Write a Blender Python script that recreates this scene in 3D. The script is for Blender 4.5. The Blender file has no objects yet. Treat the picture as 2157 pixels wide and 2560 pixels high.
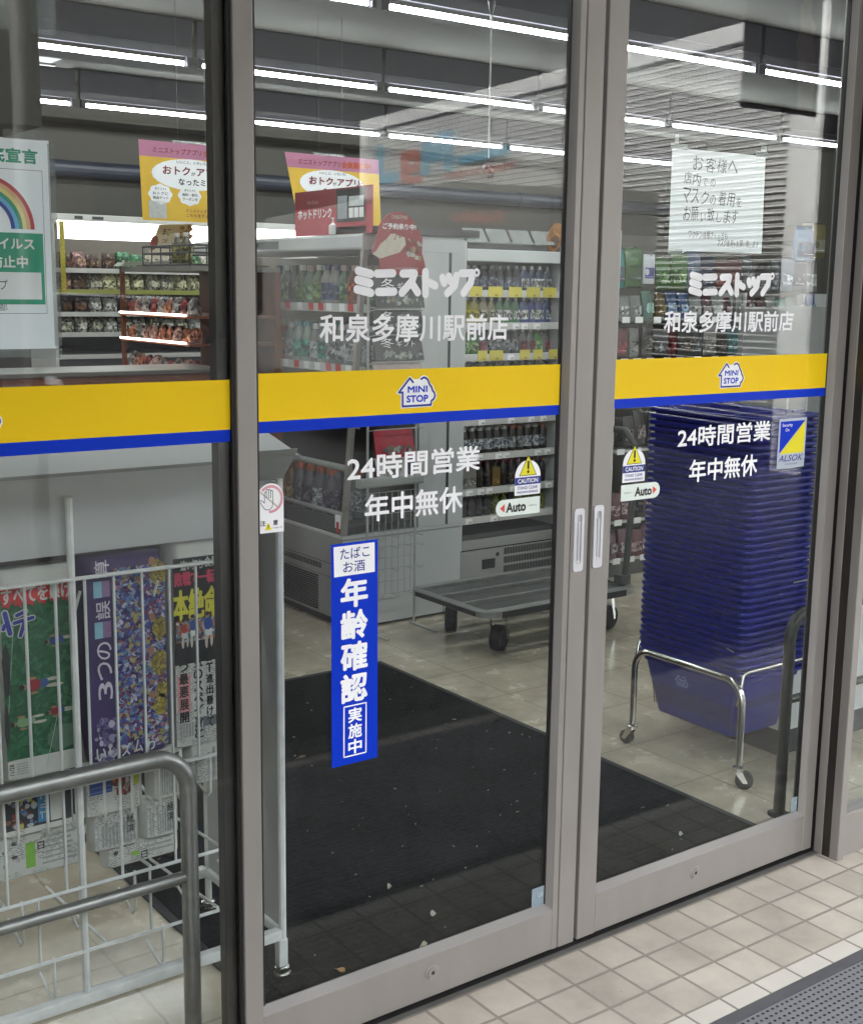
import bpy, math, random
from mathutils import Vector, Matrix
S = bpy.context.scene
COL = S.collection
R = math.radians
random.seed(7)

# ------------------------------------------------------------------ camera
cam = bpy.data.objects.new('camera', bpy.data.cameras.new('camera'))
COL.objects.link(cam)
cam.data.sensor_fit = 'VERTICAL'
cam.data.sensor_height = 36.0
cam.data.lens = 3128.0 / 2560.0 * 36.0
cam.data.clip_start = 0.05
cam.data.clip_end = 500
rx = Vector((0.80702767, -0.59037021, 0.01301347))
ux = Vector((0.09245661, 0.14809125, 0.98464245))
wx = Vector((0.58323075, 0.79343053, -0.17409736))
m = Matrix.Identity(4)
for i in range(3):
    m[i][0] = rx[i]; m[i][1] = ux[i]; m[i][2] = -wx[i]
m.translation = Vector((-0.5685, -2.0213, 1.5378))
cam.matrix_world = m
S.camera = cam

# ------------------------------------------------------------------ sky, sun, exposure
SUN_EL, SUN_AZ = R(44), R(300)
W = bpy.data.worlds.new('World'); S.world = W; W.use_nodes = True
wt = W.node_tree; wt.nodes.clear()
sky = wt.nodes.new('ShaderNodeTexSky'); sky.sky_type = 'NISHITA'; sky.sun_disc = False
sky.sun_elevation = SUN_EL; sky.sun_rotation = SUN_AZ
sky.air_density = 1.0; sky.dust_density = 5.0; sky.ozone_density = 1.0
hs = wt.nodes.new('ShaderNodeHueSaturation'); hs.inputs['Saturation'].default_value = 0.12
bg = wt.nodes.new('ShaderNodeBackground'); bg.inputs['Strength'].default_value = 0.15
wo = wt.nodes.new('ShaderNodeOutputWorld')
wt.links.new(sky.outputs[0], hs.inputs['Color']); wt.links.new(hs.outputs[0], bg.inputs[0]); wt.links.new(bg.outputs[0], wo.inputs[0])
sl = bpy.data.lights.new('sun', 'SUN'); sl.energy = 0.6; sl.angle = R(50); sl.color = (1.0, 0.97, 0.93)
so = bpy.data.objects.new('sun', sl); COL.objects.link(so)
sd = Vector((math.sin(SUN_AZ) * math.cos(SUN_EL), math.cos(SUN_AZ) * math.cos(SUN_EL), math.sin(SUN_EL)))
so.rotation_euler = (-sd).to_track_quat('-Z', 'Y').to_euler()
TUBE_E, PANEL_E, LED_E = 4.6, 0.65, 0.6
S.view_settings.view_transform = 'Standard'
S.view_settings.look = 'None'
S.view_settings.exposure = 4.15
S.view_settings.gamma = 1.0
S.cycles.use_denoising = True
S.cycles.max_bounces = 9
S.cycles.transparent_max_bounces = 24
S.cycles.diffuse_bounces = 4
S.cycles.glossy_bounces = 4
S.cycles.caustics_reflective = False
S.cycles.caustics_refractive = False
S.cycles.sample_clamp_indirect = 6.0

# ------------------------------------------------------------------ materials
def lin(h):
    h = h.lstrip('#')
    o = []
    for i in (0, 2, 4):
        c = int(h[i:i+2], 16) / 255
        o.append(c / 12.92 if c <= 0.04045 else ((c + 0.055) / 1.055) ** 2.4)
    return (*o, 1.0)
MATS = {}
def mat(name, col, rough=0.5, metal=0.0, var=0.12, scale=9.0, bump=0.0, bscale=60.0, spec=0.5, emit=0.0, alpha=1.0, trans=0.0, coat=0.0, aniso=None):
    if name in MATS: return MATS[name]
    c = lin(col) if isinstance(col, str) else (*col, 1.0)
    mt = bpy.data.materials.new(name); mt.use_nodes = True
    nt = mt.node_tree; b = nt.nodes['Principled BSDF']
    b.inputs['Roughness'].default_value = rough; b.inputs['Metallic'].default_value = metal
    b.inputs['Specular IOR Level'].default_value = spec
    b.inputs['Coat Weight'].default_value = coat
    b.inputs['Base Color'].default_value = c
    if alpha < 1: b.inputs['Alpha'].default_value = alpha
    if trans > 0: b.inputs['Transmission Weight'].default_value = trans
    tc = nt.nodes.new('ShaderNodeTexCoord')
    if var > 0:
        n = nt.nodes.new('ShaderNodeTexNoise'); n.inputs['Scale'].default_value = scale; n.inputs['Detail'].default_value = 5
        nt.links.new(tc.outputs['Object'], n.inputs['Vector'])
        mp = nt.nodes.new('ShaderNodeMapRange'); mp.inputs['To Min'].default_value = 1 - var; mp.inputs['To Max'].default_value = 1 + var
        mp.inputs['From Min'].default_value = 0.3; mp.inputs['From Max'].default_value = 0.7
        nt.links.new(n.outputs['Fac'], mp.inputs['Value'])
        mx = nt.nodes.new('ShaderNodeMix'); mx.data_type = 'RGBA'; mx.blend_type = 'MULTIPLY'; mx.inputs['Factor'].default_value = 1
        mx.inputs['A'].default_value = c
        nt.links.new(mp.outputs[0], mx.inputs['B']); nt.links.new(mx.outputs['Result'], b.inputs['Base Color'])
        mr = nt.nodes.new('ShaderNodeMapRange'); mr.inputs['To Min'].default_value = max(0.02, rough - 0.08); mr.inputs['To Max'].default_value = min(1, rough + 0.1)
        nt.links.new(n.outputs['Fac'], mr.inputs['Value']); nt.links.new(mr.outputs[0], b.inputs['Roughness'])
    if aniso:
        mpg = nt.nodes.new('ShaderNodeMapping'); mpg.inputs['Scale'].default_value = aniso
        nt.links.new(tc.outputs['Object'], mpg.inputs['Vector']); nt.links.new(mpg.outputs[0], n.inputs['Vector'])
    if bump > 0:
        n2 = nt.nodes.new('ShaderNodeTexNoise'); n2.inputs['Scale'].default_value = bscale; n2.inputs['Detail'].default_value = 4
        nt.links.new(tc.outputs['Object'], n2.inputs['Vector'])
        bp = nt.nodes.new('ShaderNodeBump'); bp.inputs['Strength'].default_value = bump; bp.inputs['Distance'].default_value = 0.004
        nt.links.new(n2.outputs['Fac'], bp.inputs['Height']); nt.links.new(bp.outputs[0], b.inputs['Normal'])
    if emit > 0:
        b.inputs['Emission Color'].default_value = c; b.inputs['Emission Strength'].default_value = emit
    MATS[name] = mt
    return mt

def glass_mat(name, tint=(0.93, 0.95, 0.945), f0=0.021, rough=0.0, smear=0.0):
    mt = bpy.data.materials.new(name); mt.use_nodes = True
    nt = mt.node_tree; nt.nodes.clear()
    g = nt.nodes.new('ShaderNodeNewGeometry')
    dp = nt.nodes.new('ShaderNodeVectorMath'); dp.operation = 'DOT_PRODUCT'
    nt.links.new(g.outputs['Normal'], dp.inputs[0]); nt.links.new(g.outputs['Incoming'], dp.inputs[1])
    def mth(op, a, b=None):
        n = nt.nodes.new('ShaderNodeMath'); n.operation = op
        for i, v in enumerate((a, b)):
            if v is None: continue
            if isinstance(v, (int, float)): n.inputs[i].default_value = v
            else: nt.links.new(v, n.inputs[i])
        return n.outputs[0]
    ab = mth('ABSOLUTE', dp.outputs['Value'])
    p5 = mth('POWER', mth('SUBTRACT', 1.0, ab), 5.0)
    f = mth('ADD', mth('MULTIPLY', p5, 1 - f0), f0)
    tr = nt.nodes.new('ShaderNodeBsdfTransparent'); tr.inputs[0].default_value = (*tint, 1)
    gl = nt.nodes.new('ShaderNodeBsdfGlossy'); gl.inputs['Roughness'].default_value = rough; gl.inputs['Color'].default_value = (1, 1, 1, 1)
    mx = nt.nodes.new('ShaderNodeMixShader'); o = nt.nodes.new('ShaderNodeOutputMaterial')
    nt.links.new(f, mx.inputs[0]); nt.links.new(tr.outputs[0], mx.inputs[1]); nt.links.new(gl.outputs[0], mx.inputs[2])
    if smear > 0:
        mp = nt.nodes.new('ShaderNodeMapping'); mp.inputs['Scale'].default_value = (5, 5, 1.6); mp.inputs['Rotation'].default_value = (0, 0.35, 0)
        nt.links.new(g.outputs['Position'], mp.inputs['Vector'])
        nz = nt.nodes.new('ShaderNodeTexNoise'); nz.inputs['Scale'].default_value = 2.2; nz.inputs['Detail'].default_value = 7; nz.inputs['Roughness'].default_value = 0.7; nz.inputs['Distortion'].default_value = 1.2
        nt.links.new(mp.outputs[0], nz.inputs['Vector'])
        mr = nt.nodes.new('ShaderNodeMapRange'); mr.inputs['From Min'].default_value = 0.52; mr.inputs['From Max'].default_value = 0.78; mr.inputs['To Max'].default_value = smear
        nt.links.new(nz.outputs['Fac'], mr.inputs['Value'])
        df = nt.nodes.new('ShaderNodeBsdfDiffuse'); df.inputs[0].default_value = (.8, .8, .8, 1)
        m2 = nt.nodes.new('ShaderNodeMixShader'); nt.links.new(mr.outputs[0], m2.inputs[0]); nt.links.new(mx.outputs[0], m2.inputs[1]); nt.links.new(df.outputs[0], m2.inputs[2])
        nt.links.new(m2.outputs[0], o.inputs[0])
    else: nt.links.new(mx.outputs[0], o.inputs[0])
    MATS[name] = mt
    return mt

def emit_mat(name, col, e):
    mt = bpy.data.materials.new(name); mt.use_nodes = True
    nt = mt.node_tree; nt.nodes.clear()
    em = nt.nodes.new('ShaderNodeEmission'); em.inputs[0].default_value = lin(col); em.inputs[1].default_value = e
    o = nt.nodes.new('ShaderNodeOutputMaterial'); nt.links.new(em.outputs[0], o.inputs[0])
    MATS[name] = mt
    return mt

def tile_mat(name, c1, c2, grout, size, ox, oy, gw, rough, mottling=0.16, coat=0.0, bumpd=0.0015, spec=0.5):
    """square floor tiles laid in world X/Y with joints through (ox, oy)"""
    mt = bpy.data.materials.new(name); mt.use_nodes = True
    nt = mt.node_tree; b = nt.nodes['Principled BSDF']; L = nt.links
    b.inputs['Coat Weight'].default_value = coat; b.inputs['Coat Roughness'].default_value = 0.12
    b.inputs['Specular IOR Level'].default_value = spec
    g = nt.nodes.new('ShaderNodeNewGeometry')
    mp = nt.nodes.new('ShaderNodeMapping'); mp.inputs['Location'].default_value = (-ox, -oy, 0)
    mp.vector_type = 'POINT'
    L.new(g.outputs['Position'], mp.inputs['Vector'])
    sc = nt.nodes.new('ShaderNodeVectorMath'); sc.operation = 'SCALE'; sc.inputs['Scale'].default_value = 1 / size
    L.new(mp.outputs[0], sc.inputs[0])
    fl = nt.nodes.new('ShaderNodeVectorMath'); fl.operation = 'FLOOR'; L.new(sc.outputs[0], fl.inputs[0])
    fr = nt.nodes.new('ShaderNodeVectorMath'); fr.operation = 'FRACTION'; L.new(sc.outputs[0], fr.inputs[0])
    sx = nt.nodes.new('ShaderNodeSeparateXYZ'); L.new(fr.outputs[0], sx.inputs[0])
    def mth(op, a, bb=None):
        n = nt.nodes.new('ShaderNodeMath'); n.operation = op
        for i, v in enumerate((a, bb)):
            if v is None: continue
            if isinstance(v, (int, float)): n.inputs[i].default_value = v
            else: L.new(v, n.inputs[i])
        return n.outputs[0]
    def edge(s):
        return mth('MINIMUM', s, mth('SUBTRACT', 1.0, s))
    e = mth('MINIMUM', edge(sx.outputs[0]), edge(sx.outputs[1]))
    nz0 = nt.nodes.new('ShaderNodeTexNoise'); nz0.inputs['Scale'].default_value = 45; L.new(g.outputs['Position'], nz0.inputs['Vector'])
    e = mth('ADD', e, mth('MULTIPLY', mth('SUBTRACT', nz0.outputs['Fac'], 0.5), 0.018))
    mr = nt.nodes.new('ShaderNodeMapRange'); mr.inputs['From Min'].default_value = gw / size * 0.38; mr.inputs['From Max'].default_value = gw / size * 0.66
    L.new(e, mr.inputs['Value'])
    wn = nt.nodes.new('ShaderNodeTexWhiteNoise'); L.new(fl.outputs[0], wn.inputs['Vector'])
    mx = nt.nodes.new('ShaderNodeMix'); mx.data_type = 'RGBA'; mx.inputs['A'].default_value = lin(c1); mx.inputs['B'].default_value = lin(c2)
    L.new(wn.outputs['Value'], mx.inputs['Factor'])
    nz = nt.nodes.new('ShaderNodeTexNoise'); nz.inputs['Scale'].default_value = 6; nz.inputs['Detail'].default_value = 8; nz.inputs['Roughness'].default_value = 0.62
    L.new(g.outputs['Position'], nz.inputs['Vector'])
    nm = nt.nodes.new('ShaderNodeMapRange'); nm.inputs['From Min'].default_value = 0.3; nm.inputs['From Max'].default_value = 0.7
    nm.inputs['To Min'].default_value = 1 - mottling; nm.inputs['To Max'].default_value = 1 + mottling * 0.6
    L.new(nz.outputs['Fac'], nm.inputs['Value'])
    mu = nt.nodes.new('ShaderNodeMix'); mu.data_type = 'RGBA'; mu.blend_type = 'MULTIPLY'; mu.inputs['Factor'].default_value = 1
    L.new(mx.outputs['Result'], mu.inputs['A']); L.new(nm.outputs[0], mu.inputs['B'])
    # small dirt specks
    sp = nt.nodes.new('ShaderNodeTexNoise'); sp.inputs['Scale'].default_value = 70; sp.inputs['Detail'].default_value = 3
    L.new(g.outputs['Position'], sp.inputs['Vector'])
    sm = nt.nodes.new('ShaderNodeMapRange'); sm.inputs['From Min'].default_value = 0.70; sm.inputs['From Max'].default_value = 0.76
    sm.inputs['To Min'].default_value = 0; sm.inputs['To Max'].default_value = 0.45 if bumpd > 0.001 else 0.12
    L.new(sp.outputs['Fac'], sm.inputs['Value'])
    m2 = nt.nodes.new('ShaderNodeMix'); m2.data_type = 'RGBA'; m2.inputs['B'].default_value = lin('#5d5044')
    L.new(sm.outputs[0], m2.inputs['Factor']); L.new(mu.outputs['Result'], m2.inputs['A'])
    m3 = nt.nodes.new('ShaderNodeMix'); m3.data_type = 'RGBA'; m3.inputs['A'].default_value = lin(grout)
    L.new(mr.outputs[0], m3.inputs['Factor']); L.new(m2.outputs['Result'], m3.inputs['B'])
    L.new(m3.outputs['Result'], b.inputs['Base Color'])
    rr = nt.nodes.new('ShaderNodeMapRange'); rr.inputs['To Min'].default_value = rough - 0.1; rr.inputs['To Max'].default_value = rough + 0.15
    L.new(nz.outputs['Fac'], rr.inputs['Value']); L.new(rr.outputs[0], b.inputs['Roughness'])
    bp = nt.nodes.new('ShaderNodeBump'); bp.inputs['Strength'].default_value = 0.5; bp.inputs['Distance'].default_value = bumpd
    L.new(mr.outputs[0], bp.inputs['Height']); L.new(bp.outputs[0], b.inputs['Normal'])
    MATS[name] = mt
    return mt

def carpet_mat(name, c1, c2):
    mt = bpy.data.materials.new(name); mt.use_nodes = True
    nt = mt.node_tree; b = nt.nodes['Principled BSDF']; L = nt.links
    b.inputs['Roughness'].default_value = 0.95; b.inputs['Specular IOR Level'].default_value = 0.15
    g = nt.nodes.new('ShaderNodeNewGeometry')
    n1 = nt.nodes.new('ShaderNodeTexNoise'); n1.inputs['Scale'].default_value = 3.0; n1.inputs['Detail'].default_value = 6
    n2 = nt.nodes.new('ShaderNodeTexNoise'); n2.inputs['Scale'].default_value = 210; n2.inputs['Detail'].default_value = 3; n2.inputs['Roughness'].default_value = 0.75
    n3 = nt.nodes.new('ShaderNodeTexNoise'); n3.inputs['Scale'].default_value = 65; n3.inputs['Detail'].default_value = 2
    for n in (n1, n2, n3): L.new(g.outputs['Position'], n.inputs['Vector'])
    ad = nt.nodes.new('ShaderNodeMath'); ad.operation = 'ADD'; L.new(n1.outputs['Fac'], ad.inputs[0]); L.new(n2.outputs['Fac'], ad.inputs[1])
    a2 = nt.nodes.new('ShaderNodeMath'); a2.operation = 'ADD'; L.new(ad.outputs[0], a2.inputs[0]); L.new(n3.outputs['Fac'], a2.inputs[1])
    wv = nt.nodes.new('ShaderNodeTexWave'); wv.bands_direction = 'Y'; wv.inputs['Scale'].default_value = 14; wv.inputs['Distortion'].default_value = 3.5; wv.inputs['Detail'].default_value = 3; wv.inputs['Detail Scale'].default_value = 3
    L.new(g.outputs['Position'], wv.inputs['Vector'])
    wm = nt.nodes.new('ShaderNodeMath'); wm.operation = 'MULTIPLY_ADD'; wm.inputs[1].default_value = 0.22; L.new(wv.outputs['Fac'], wm.inputs[0]); L.new(a2.outputs[0], wm.inputs[2])
    a2 = wm
    mr = nt.nodes.new('ShaderNodeMapRange'); mr.inputs['From Min'].default_value = 1.25; mr.inputs['From Max'].default_value = 1.85
    L.new(a2.outputs[0], mr.inputs['Value'])
    mx = nt.nodes.new('ShaderNodeMix'); mx.data_type = 'RGBA'; mx.inputs['A'].default_value = lin(c1); mx.inputs['B'].default_value = lin(c2)
    L.new(mr.outputs[0], mx.inputs['Factor']); L.new(mx.outputs['Result'], b.inputs['Base Color'])
    bp = nt.nodes.new('ShaderNodeBump'); bp.inputs['Strength'].default_value = 1.0; bp.inputs['Distance'].default_value = 0.006
    L.new(n2.outputs['Fac'], bp.inputs['Height']); L.new(bp.outputs[0], b.inputs['Normal'])
    MATS[name] = mt
    return mt

M = {}
M['frame'] = mat('bronze_grey_metal', (0.268, 0.250, 0.232), 0.42, 0.25, 0.045, 3, 0.05, 300, aniso=(6, 6, 1.5))
M['frame_light'] = mat('bead_metal', (0.31, 0.295, 0.28), 0.4, 0.3, 0.05, 5)
M['frame_dark'] = mat('dark_bronze_metal', (0.036, 0.031, 0.027), 0.35, 0.3, 0.15, 6)
M['gasket'] = mat('black_gasket', (0.012, 0.011, 0.011), 0.6, 0, 0.1)
M['glass'] = glass_mat('window_glass', smear=0.009)
M['case_glass'] = glass_mat('case_glass', (0.86, 0.9, 0.9), 0.05)
M['yellow'] = mat('yellow_film', '#EFC80E', 0.5, 0, 0.03, 4, spec=0.2)
M['blue'] = mat('blue_film', '#0434BE', 0.5, 0, 0.03, 4, spec=0.15)
M['white_film'] = mat('white_film', (0.90, 0.90, 0.91), 0.5, 0, 0.02, spec=0.3)
M['navy'] = mat('navy_ink', '#1B2E86', 0.5, 0, 0.02)
M['black_ink'] = mat('black_ink', '#141416', 0.55, 0, 0.05)
M['grey_ink'] = mat('grey_ink', '#6b6f74', 0.55, 0, 0.05)
M['red_ink'] = mat('red_ink', '#C2242B', 0.5, 0, 0.05)
M['caution_yellow'] = mat('caution_yellow', '#E6DA12', 0.5, 0, 0.03)
M['pale_green_film'] = mat('pale_green_film', '#DCE6DE', 0.45, 0, 0.04)
M['silver_film'] = mat('silver_film', '#B4BCCB', 0.35, 0.2, 0.05)
M['paper_plain'] = mat('white_paper', '#E2E8EA', 0.7, 0, 0.03, 2)
M['poster_plain'] = mat('poster_white', '#DDE4EE', 0.55, 0, 0.03, 3)
def translucent_paper(name, col, amt=0.45):
    mt = mat(name, col, 0.65, 0, 0.03, 3)
    nt = mt.node_tree; b = nt.nodes['Principled BSDF']; o = nt.nodes['Material Output']
    tl = nt.nodes.new('ShaderNodeBsdfTranslucent'); tl.inputs[0].default_value = lin(col)
    mx = nt.nodes.new('ShaderNodeMixShader'); mx.inputs[0].default_value = amt
    nt.links.new(b.outputs[0], mx.inputs[1]); nt.links.new(tl.outputs[0], mx.inputs[2]); nt.links.new(mx.outputs[0], o.inputs[0])
    return mt
M['paper'] = translucent_paper('thin_notice_paper', '#FAFDFE', 0.35)
M['paper2'] = translucent_paper('thin_poster_paper', '#F4F8FC', 0.3)
M['green_print'] = mat('green_print', '#1E9C79', 0.5, 0, 0.03)
M['news'] = mat('newsprint', '#C9C9C4', 0.8, 0, 0.08, 30)
M['news_grey'] = mat('newsprint_text', '#9a9c9a', 0.8, 0, 0.25, 140)
M['pitch'] = mat('pitch_green_print', '#2C5A3C', 0.7, 0, 0.25, 16)
M['purple'] = mat('purple_print', '#3A2A5A', 0.65, 0, 0.15, 20)
M['white_wire'] = mat('white_coated_wire', (0.70, 0.71, 0.70), 0.35, 0, 0.1, 30)
M['grey_panel'] = mat('grey_panel', (0.24, 0.245, 0.245), 0.5, 0, 0.12, 4)
M['grey_panel2'] = mat('pale_grey_panel', (0.44, 0.45, 0.45), 0.45, 0, 0.08, 5)
M['rail'] = mat('brushed_steel_pipe', (0.33, 0.325, 0.315), 0.38, 0.9, 0.12, 40)
M['chrome'] = mat('chrome', (0.62, 0.61, 0.58), 0.16, 1.0, 0.1, 20)
M['rubber'] = mat('black_rubber', (0.015, 0.015, 0.016), 0.7, 0, 0.2, 30)
M['basket'] = mat('blue_basket_plastic', '#041174', 0.38, 0, 0.08, 20, spec=0.28)
M['cart'] = mat('dark_grey_cart', (0.085, 0.088, 0.085), 0.42, 0.3, 0.15, 12)
M['cart_top'] = mat('grey_cart_steel', (0.30, 0.305, 0.295), 0.4, 0.7, 0.12, 20)
M['case'] = mat('case_white_enamel', (0.55, 0.57, 0.575), 0.35, 0, 0.06, 4)
M['case_grey'] = mat('case_grey_enamel', (0.30, 0.305, 0.30), 0.4, 0, 0.06, 4)
M['case_dark'] = mat('case_dark_interior', (0.045, 0.046, 0.05), 0.4, 0, 0.1)
M['slot'] = mat('vent_black', (0.008, 0.008, 0.009), 0.7, 0, 0)
M['shelf'] = mat('shelf_white', (0.55, 0.55, 0.54), 0.35, 0, 0.05)
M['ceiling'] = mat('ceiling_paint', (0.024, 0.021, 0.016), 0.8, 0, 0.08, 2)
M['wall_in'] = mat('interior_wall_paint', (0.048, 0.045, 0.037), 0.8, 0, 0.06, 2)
M['lamp_body'] = mat('lamp_channel', (0.022, 0.02, 0.027), 0.4, 0, 0.1)
M['duct'] = mat('navy_duct', (0.022, 0.026, 0.040), 0.4, 0, 0.2, 3)
M['tube'] = emit_mat('tube_light', '#FAFFFF', TUBE_E)
M['panel_light'] = emit_mat('light_panel', '#FFFFFA', PANEL_E)
M['led'] = emit_mat('led_strip', '#FFF2E2', LED_E)
M['wood'] = mat('reddish_wood', '#6B3A22', 0.45, 0, 0.25, 8)
M['orange_wood'] = mat('orange_wood', '#7E3A1E', 0.45, 0, 0.15, 8)
def busy(name, cols, scale=90.0, line=0.5, ink='#2a2a2e', lscale=260.0, stretch=(1, 1, 1)):
    """printed matter: random colour cells with rows of tiny dark type over them"""
    if name in MATS: return MATS[name]
    mt = bpy.data.materials.new(name); mt.use_nodes = True
    nt = mt.node_tree; b = nt.nodes['Principled BSDF']; L = nt.links
    b.inputs['Roughness'].default_value = 0.55; b.inputs['Specular IOR Level'].default_value = 0.25
    tc = nt.nodes.new('ShaderNodeNewGeometry')
    mp = nt.nodes.new('ShaderNodeMapping'); mp.inputs['Scale'].default_value = stretch; L.new(tc.outputs['Position'], mp.inputs['Vector'])
    nz = nt.nodes.new('ShaderNodeTexNoise'); nz.inputs['Scale'].default_value = scale*0.6; nz.inputs['Detail'].default_value = 4; L.new(mp.outputs[0], nz.inputs['Vector'])
    mxv = nt.nodes.new('ShaderNodeMix'); mxv.data_type = 'RGBA'; mxv.blend_type = 'LINEAR_LIGHT'; mxv.inputs['Factor'].default_value = 0.012
    L.new(mp.outputs[0], mxv.inputs['A']); L.new(nz.outputs['Color'], mxv.inputs['B'])
    vo = nt.nodes.new('ShaderNodeTexVoronoi'); vo.inputs['Scale'].default_value = scale; L.new(mxv.outputs['Result'], vo.inputs['Vector'])
    sp = nt.nodes.new('ShaderNodeSeparateColor'); L.new(vo.outputs['Color'], sp.inputs[0])
    cr = nt.nodes.new('ShaderNodeValToRGB'); cr.color_ramp.interpolation = 'CONSTANT'
    while len(cr.color_ramp.elements) < len(cols): cr.color_ramp.elements.new(0.5)
    for i, c in enumerate(cols):
        cr.color_ramp.elements[i].position = i/len(cols); cr.color_ramp.elements[i].color = lin(c)
    L.new(sp.outputs[0], cr.inputs[0])
    out = cr.outputs[0]
    if line > 0:
        sx = nt.nodes.new('ShaderNodeSeparateXYZ'); L.new(tc.outputs['Position'], sx.inputs[0])
        m1 = nt.nodes.new('ShaderNodeMath'); m1.operation = 'MULTIPLY'; m1.inputs[1].default_value = lscale; L.new(sx.outputs[2], m1.inputs[0])
        m2 = nt.nodes.new('ShaderNodeMath'); m2.operation = 'FRACT'; L.new(m1.outputs[0], m2.inputs[0])
        m3 = nt.nodes.new('ShaderNodeMath'); m3.operation = 'LESS_THAN'; m3.inputs[1].default_value = 0.5; L.new(m2.outputs[0], m3.inputs[0])
        n2 = nt.nodes.new('ShaderNodeTexNoise'); n2.inputs['Scale'].default_value = 320; L.new(tc.outputs['Position'], n2.inputs['Vector'])
        m4 = nt.nodes.new('ShaderNodeMath'); m4.operation = 'GREATER_THAN'; m4.inputs[1].default_value = 0.5; L.new(n2.outputs['Fac'], m4.inputs[0])
        n3 = nt.nodes.new('ShaderNodeTexNoise'); n3.inputs['Scale'].default_value = 22; L.new(tc.outputs['Position'], n3.inputs['Vector'])
        m6 = nt.nodes.new('ShaderNodeMath'); m6.operation = 'GREATER_THAN'; m6.inputs[1].default_value = 0.47; L.new(n3.outputs['Fac'], m6.inputs[0])
        m5 = nt.nodes.new('ShaderNodeMath'); m5.operation = 'MULTIPLY'; L.new(m3.outputs[0], m5.inputs[0]); L.new(m4.outputs[0], m5.inputs[1])
        m7 = nt.nodes.new('ShaderNodeMath'); m7.operation = 'MULTIPLY'; L.new(m5.outputs[0], m7.inputs[0]); L.new(m6.outputs[0], m7.inputs[1])
        m8 = nt.nodes.new('ShaderNodeMath'); m8.operation = 'MULTIPLY'; m8.inputs[1].default_value = line; L.new(m7.outputs[0], m8.inputs[0])
        mk = nt.nodes.new('ShaderNodeMix'); mk.data_type = 'RGBA'; mk.inputs['B'].default_value = lin(ink)
        L.new(m8.outputs[0], mk.inputs['Factor']); L.new(out, mk.inputs['A']); out = mk.outputs['Result']
    L.new(out, b.inputs['Base Color'])
    MATS[name] = mt
    return mt
M['exterior_tile'] = tile_mat('exterior_tile', '#B2A99D', '#C3BBAF', '#8f877d', 0.112, 1.3525, -0.1307, 0.0075, 0.55, 0.24)
M['interior_tile'] = tile_mat('interior_tile', '#b3a995', '#bbb19e', '#988e7b', 0.336, 1.10, 0.21, 0.006, 0.22, 0.3, 0.25, 0.0005)
M['doormat'] = carpet_mat('black_doormat_pile', '#080808', '#1e1f1f')
M['asphalt'] = mat('asphalt', (0.04, 0.04, 0.04), 0.85, 0, 0.3, 30, 0.5, 120)
M['kerb'] = mat('concrete', (0.10, 0.098, 0.092), 0.8, 0, 0.2, 8, 0.2, 60)
M['slat'] = mat('white_slats', (0.60, 0.60, 0.585), 0.5, 0, 0.05, 3)
M['building_dark'] = mat('dark_cladding', (0.024, 0.022, 0.019), 0.7, 0, 0.15, 1)
M['stucco'] = mat('grey_stucco', (0.22, 0.21, 0.2), 0.85, 0, 0.1, 3)
M['truck'] = mat('white_truck_paint', (0.21, 0.21, 0.20), 0.35, 0, 0.05, 2)
M['car'] = mat('dark_car_paint', (0.02, 0.021, 0.024), 0.25, 0, 0.05, 2, coat=0.6)
M['car_light'] = mat('silver_car_paint', (0.35, 0.36, 0.37), 0.3, 0.3, 0.05, 2)
M['dark_glass'] = mat('dark_vehicle_glass', (0.01, 0.011, 0.012), 0.08, 0, 0)
M['banner'] = mat('dark_brown_banner', '#5a4636', 0.75, 0, 0.12, 6)
M['cream'] = mat('soft_cream_print', '#F2C88C', 0.75, 0, 0.25, 14)
M['clear'] = glass_mat('clear_plastic_tape', (0.82, 0.84, 0.84), 0.09, 0.15)
def colm(h, rough=0.4, var=0.12):
    return mat('print_' + h.lstrip('#').lower(), h, rough, 0, var, 40)

# ------------------------------------------------------------------ geometry helpers
TXT = {}
def text_geo(s, off=0.0, shear=0.0):
    key = (s, off, shear)
    if key not in TXT:
        c = bpy.data.curves.new('lettering', 'FONT'); c.body = s; c.offset = off; c.resolution_u = 3; c.shear = shear
        c.space_line = 1.1
        o = bpy.data.objects.new('lettering', c); COL.objects.link(o)
        me = bpy.data.meshes.new_from_object(o.evaluated_get(bpy.context.evaluated_depsgraph_get()))
        v = [tuple(p.co) for p in me.vertices]; f = [tuple(p.vertices) for p in me.polygons]
        bpy.data.objects.remove(o); bpy.data.curves.remove(c); bpy.data.meshes.remove(me)
        x0 = min(p[0] for p in v); x1 = max(p[0] for p in v); y0 = min(p[1] for p in v); y1 = max(p[1] for p in v)
        TXT[key] = ([((p[0]-x0)/(x1-x0), (p[1]-y0)/(y1-y0)) for p in v], f, (x1-x0)/(y1-y0))
    return TXT[key]

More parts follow.
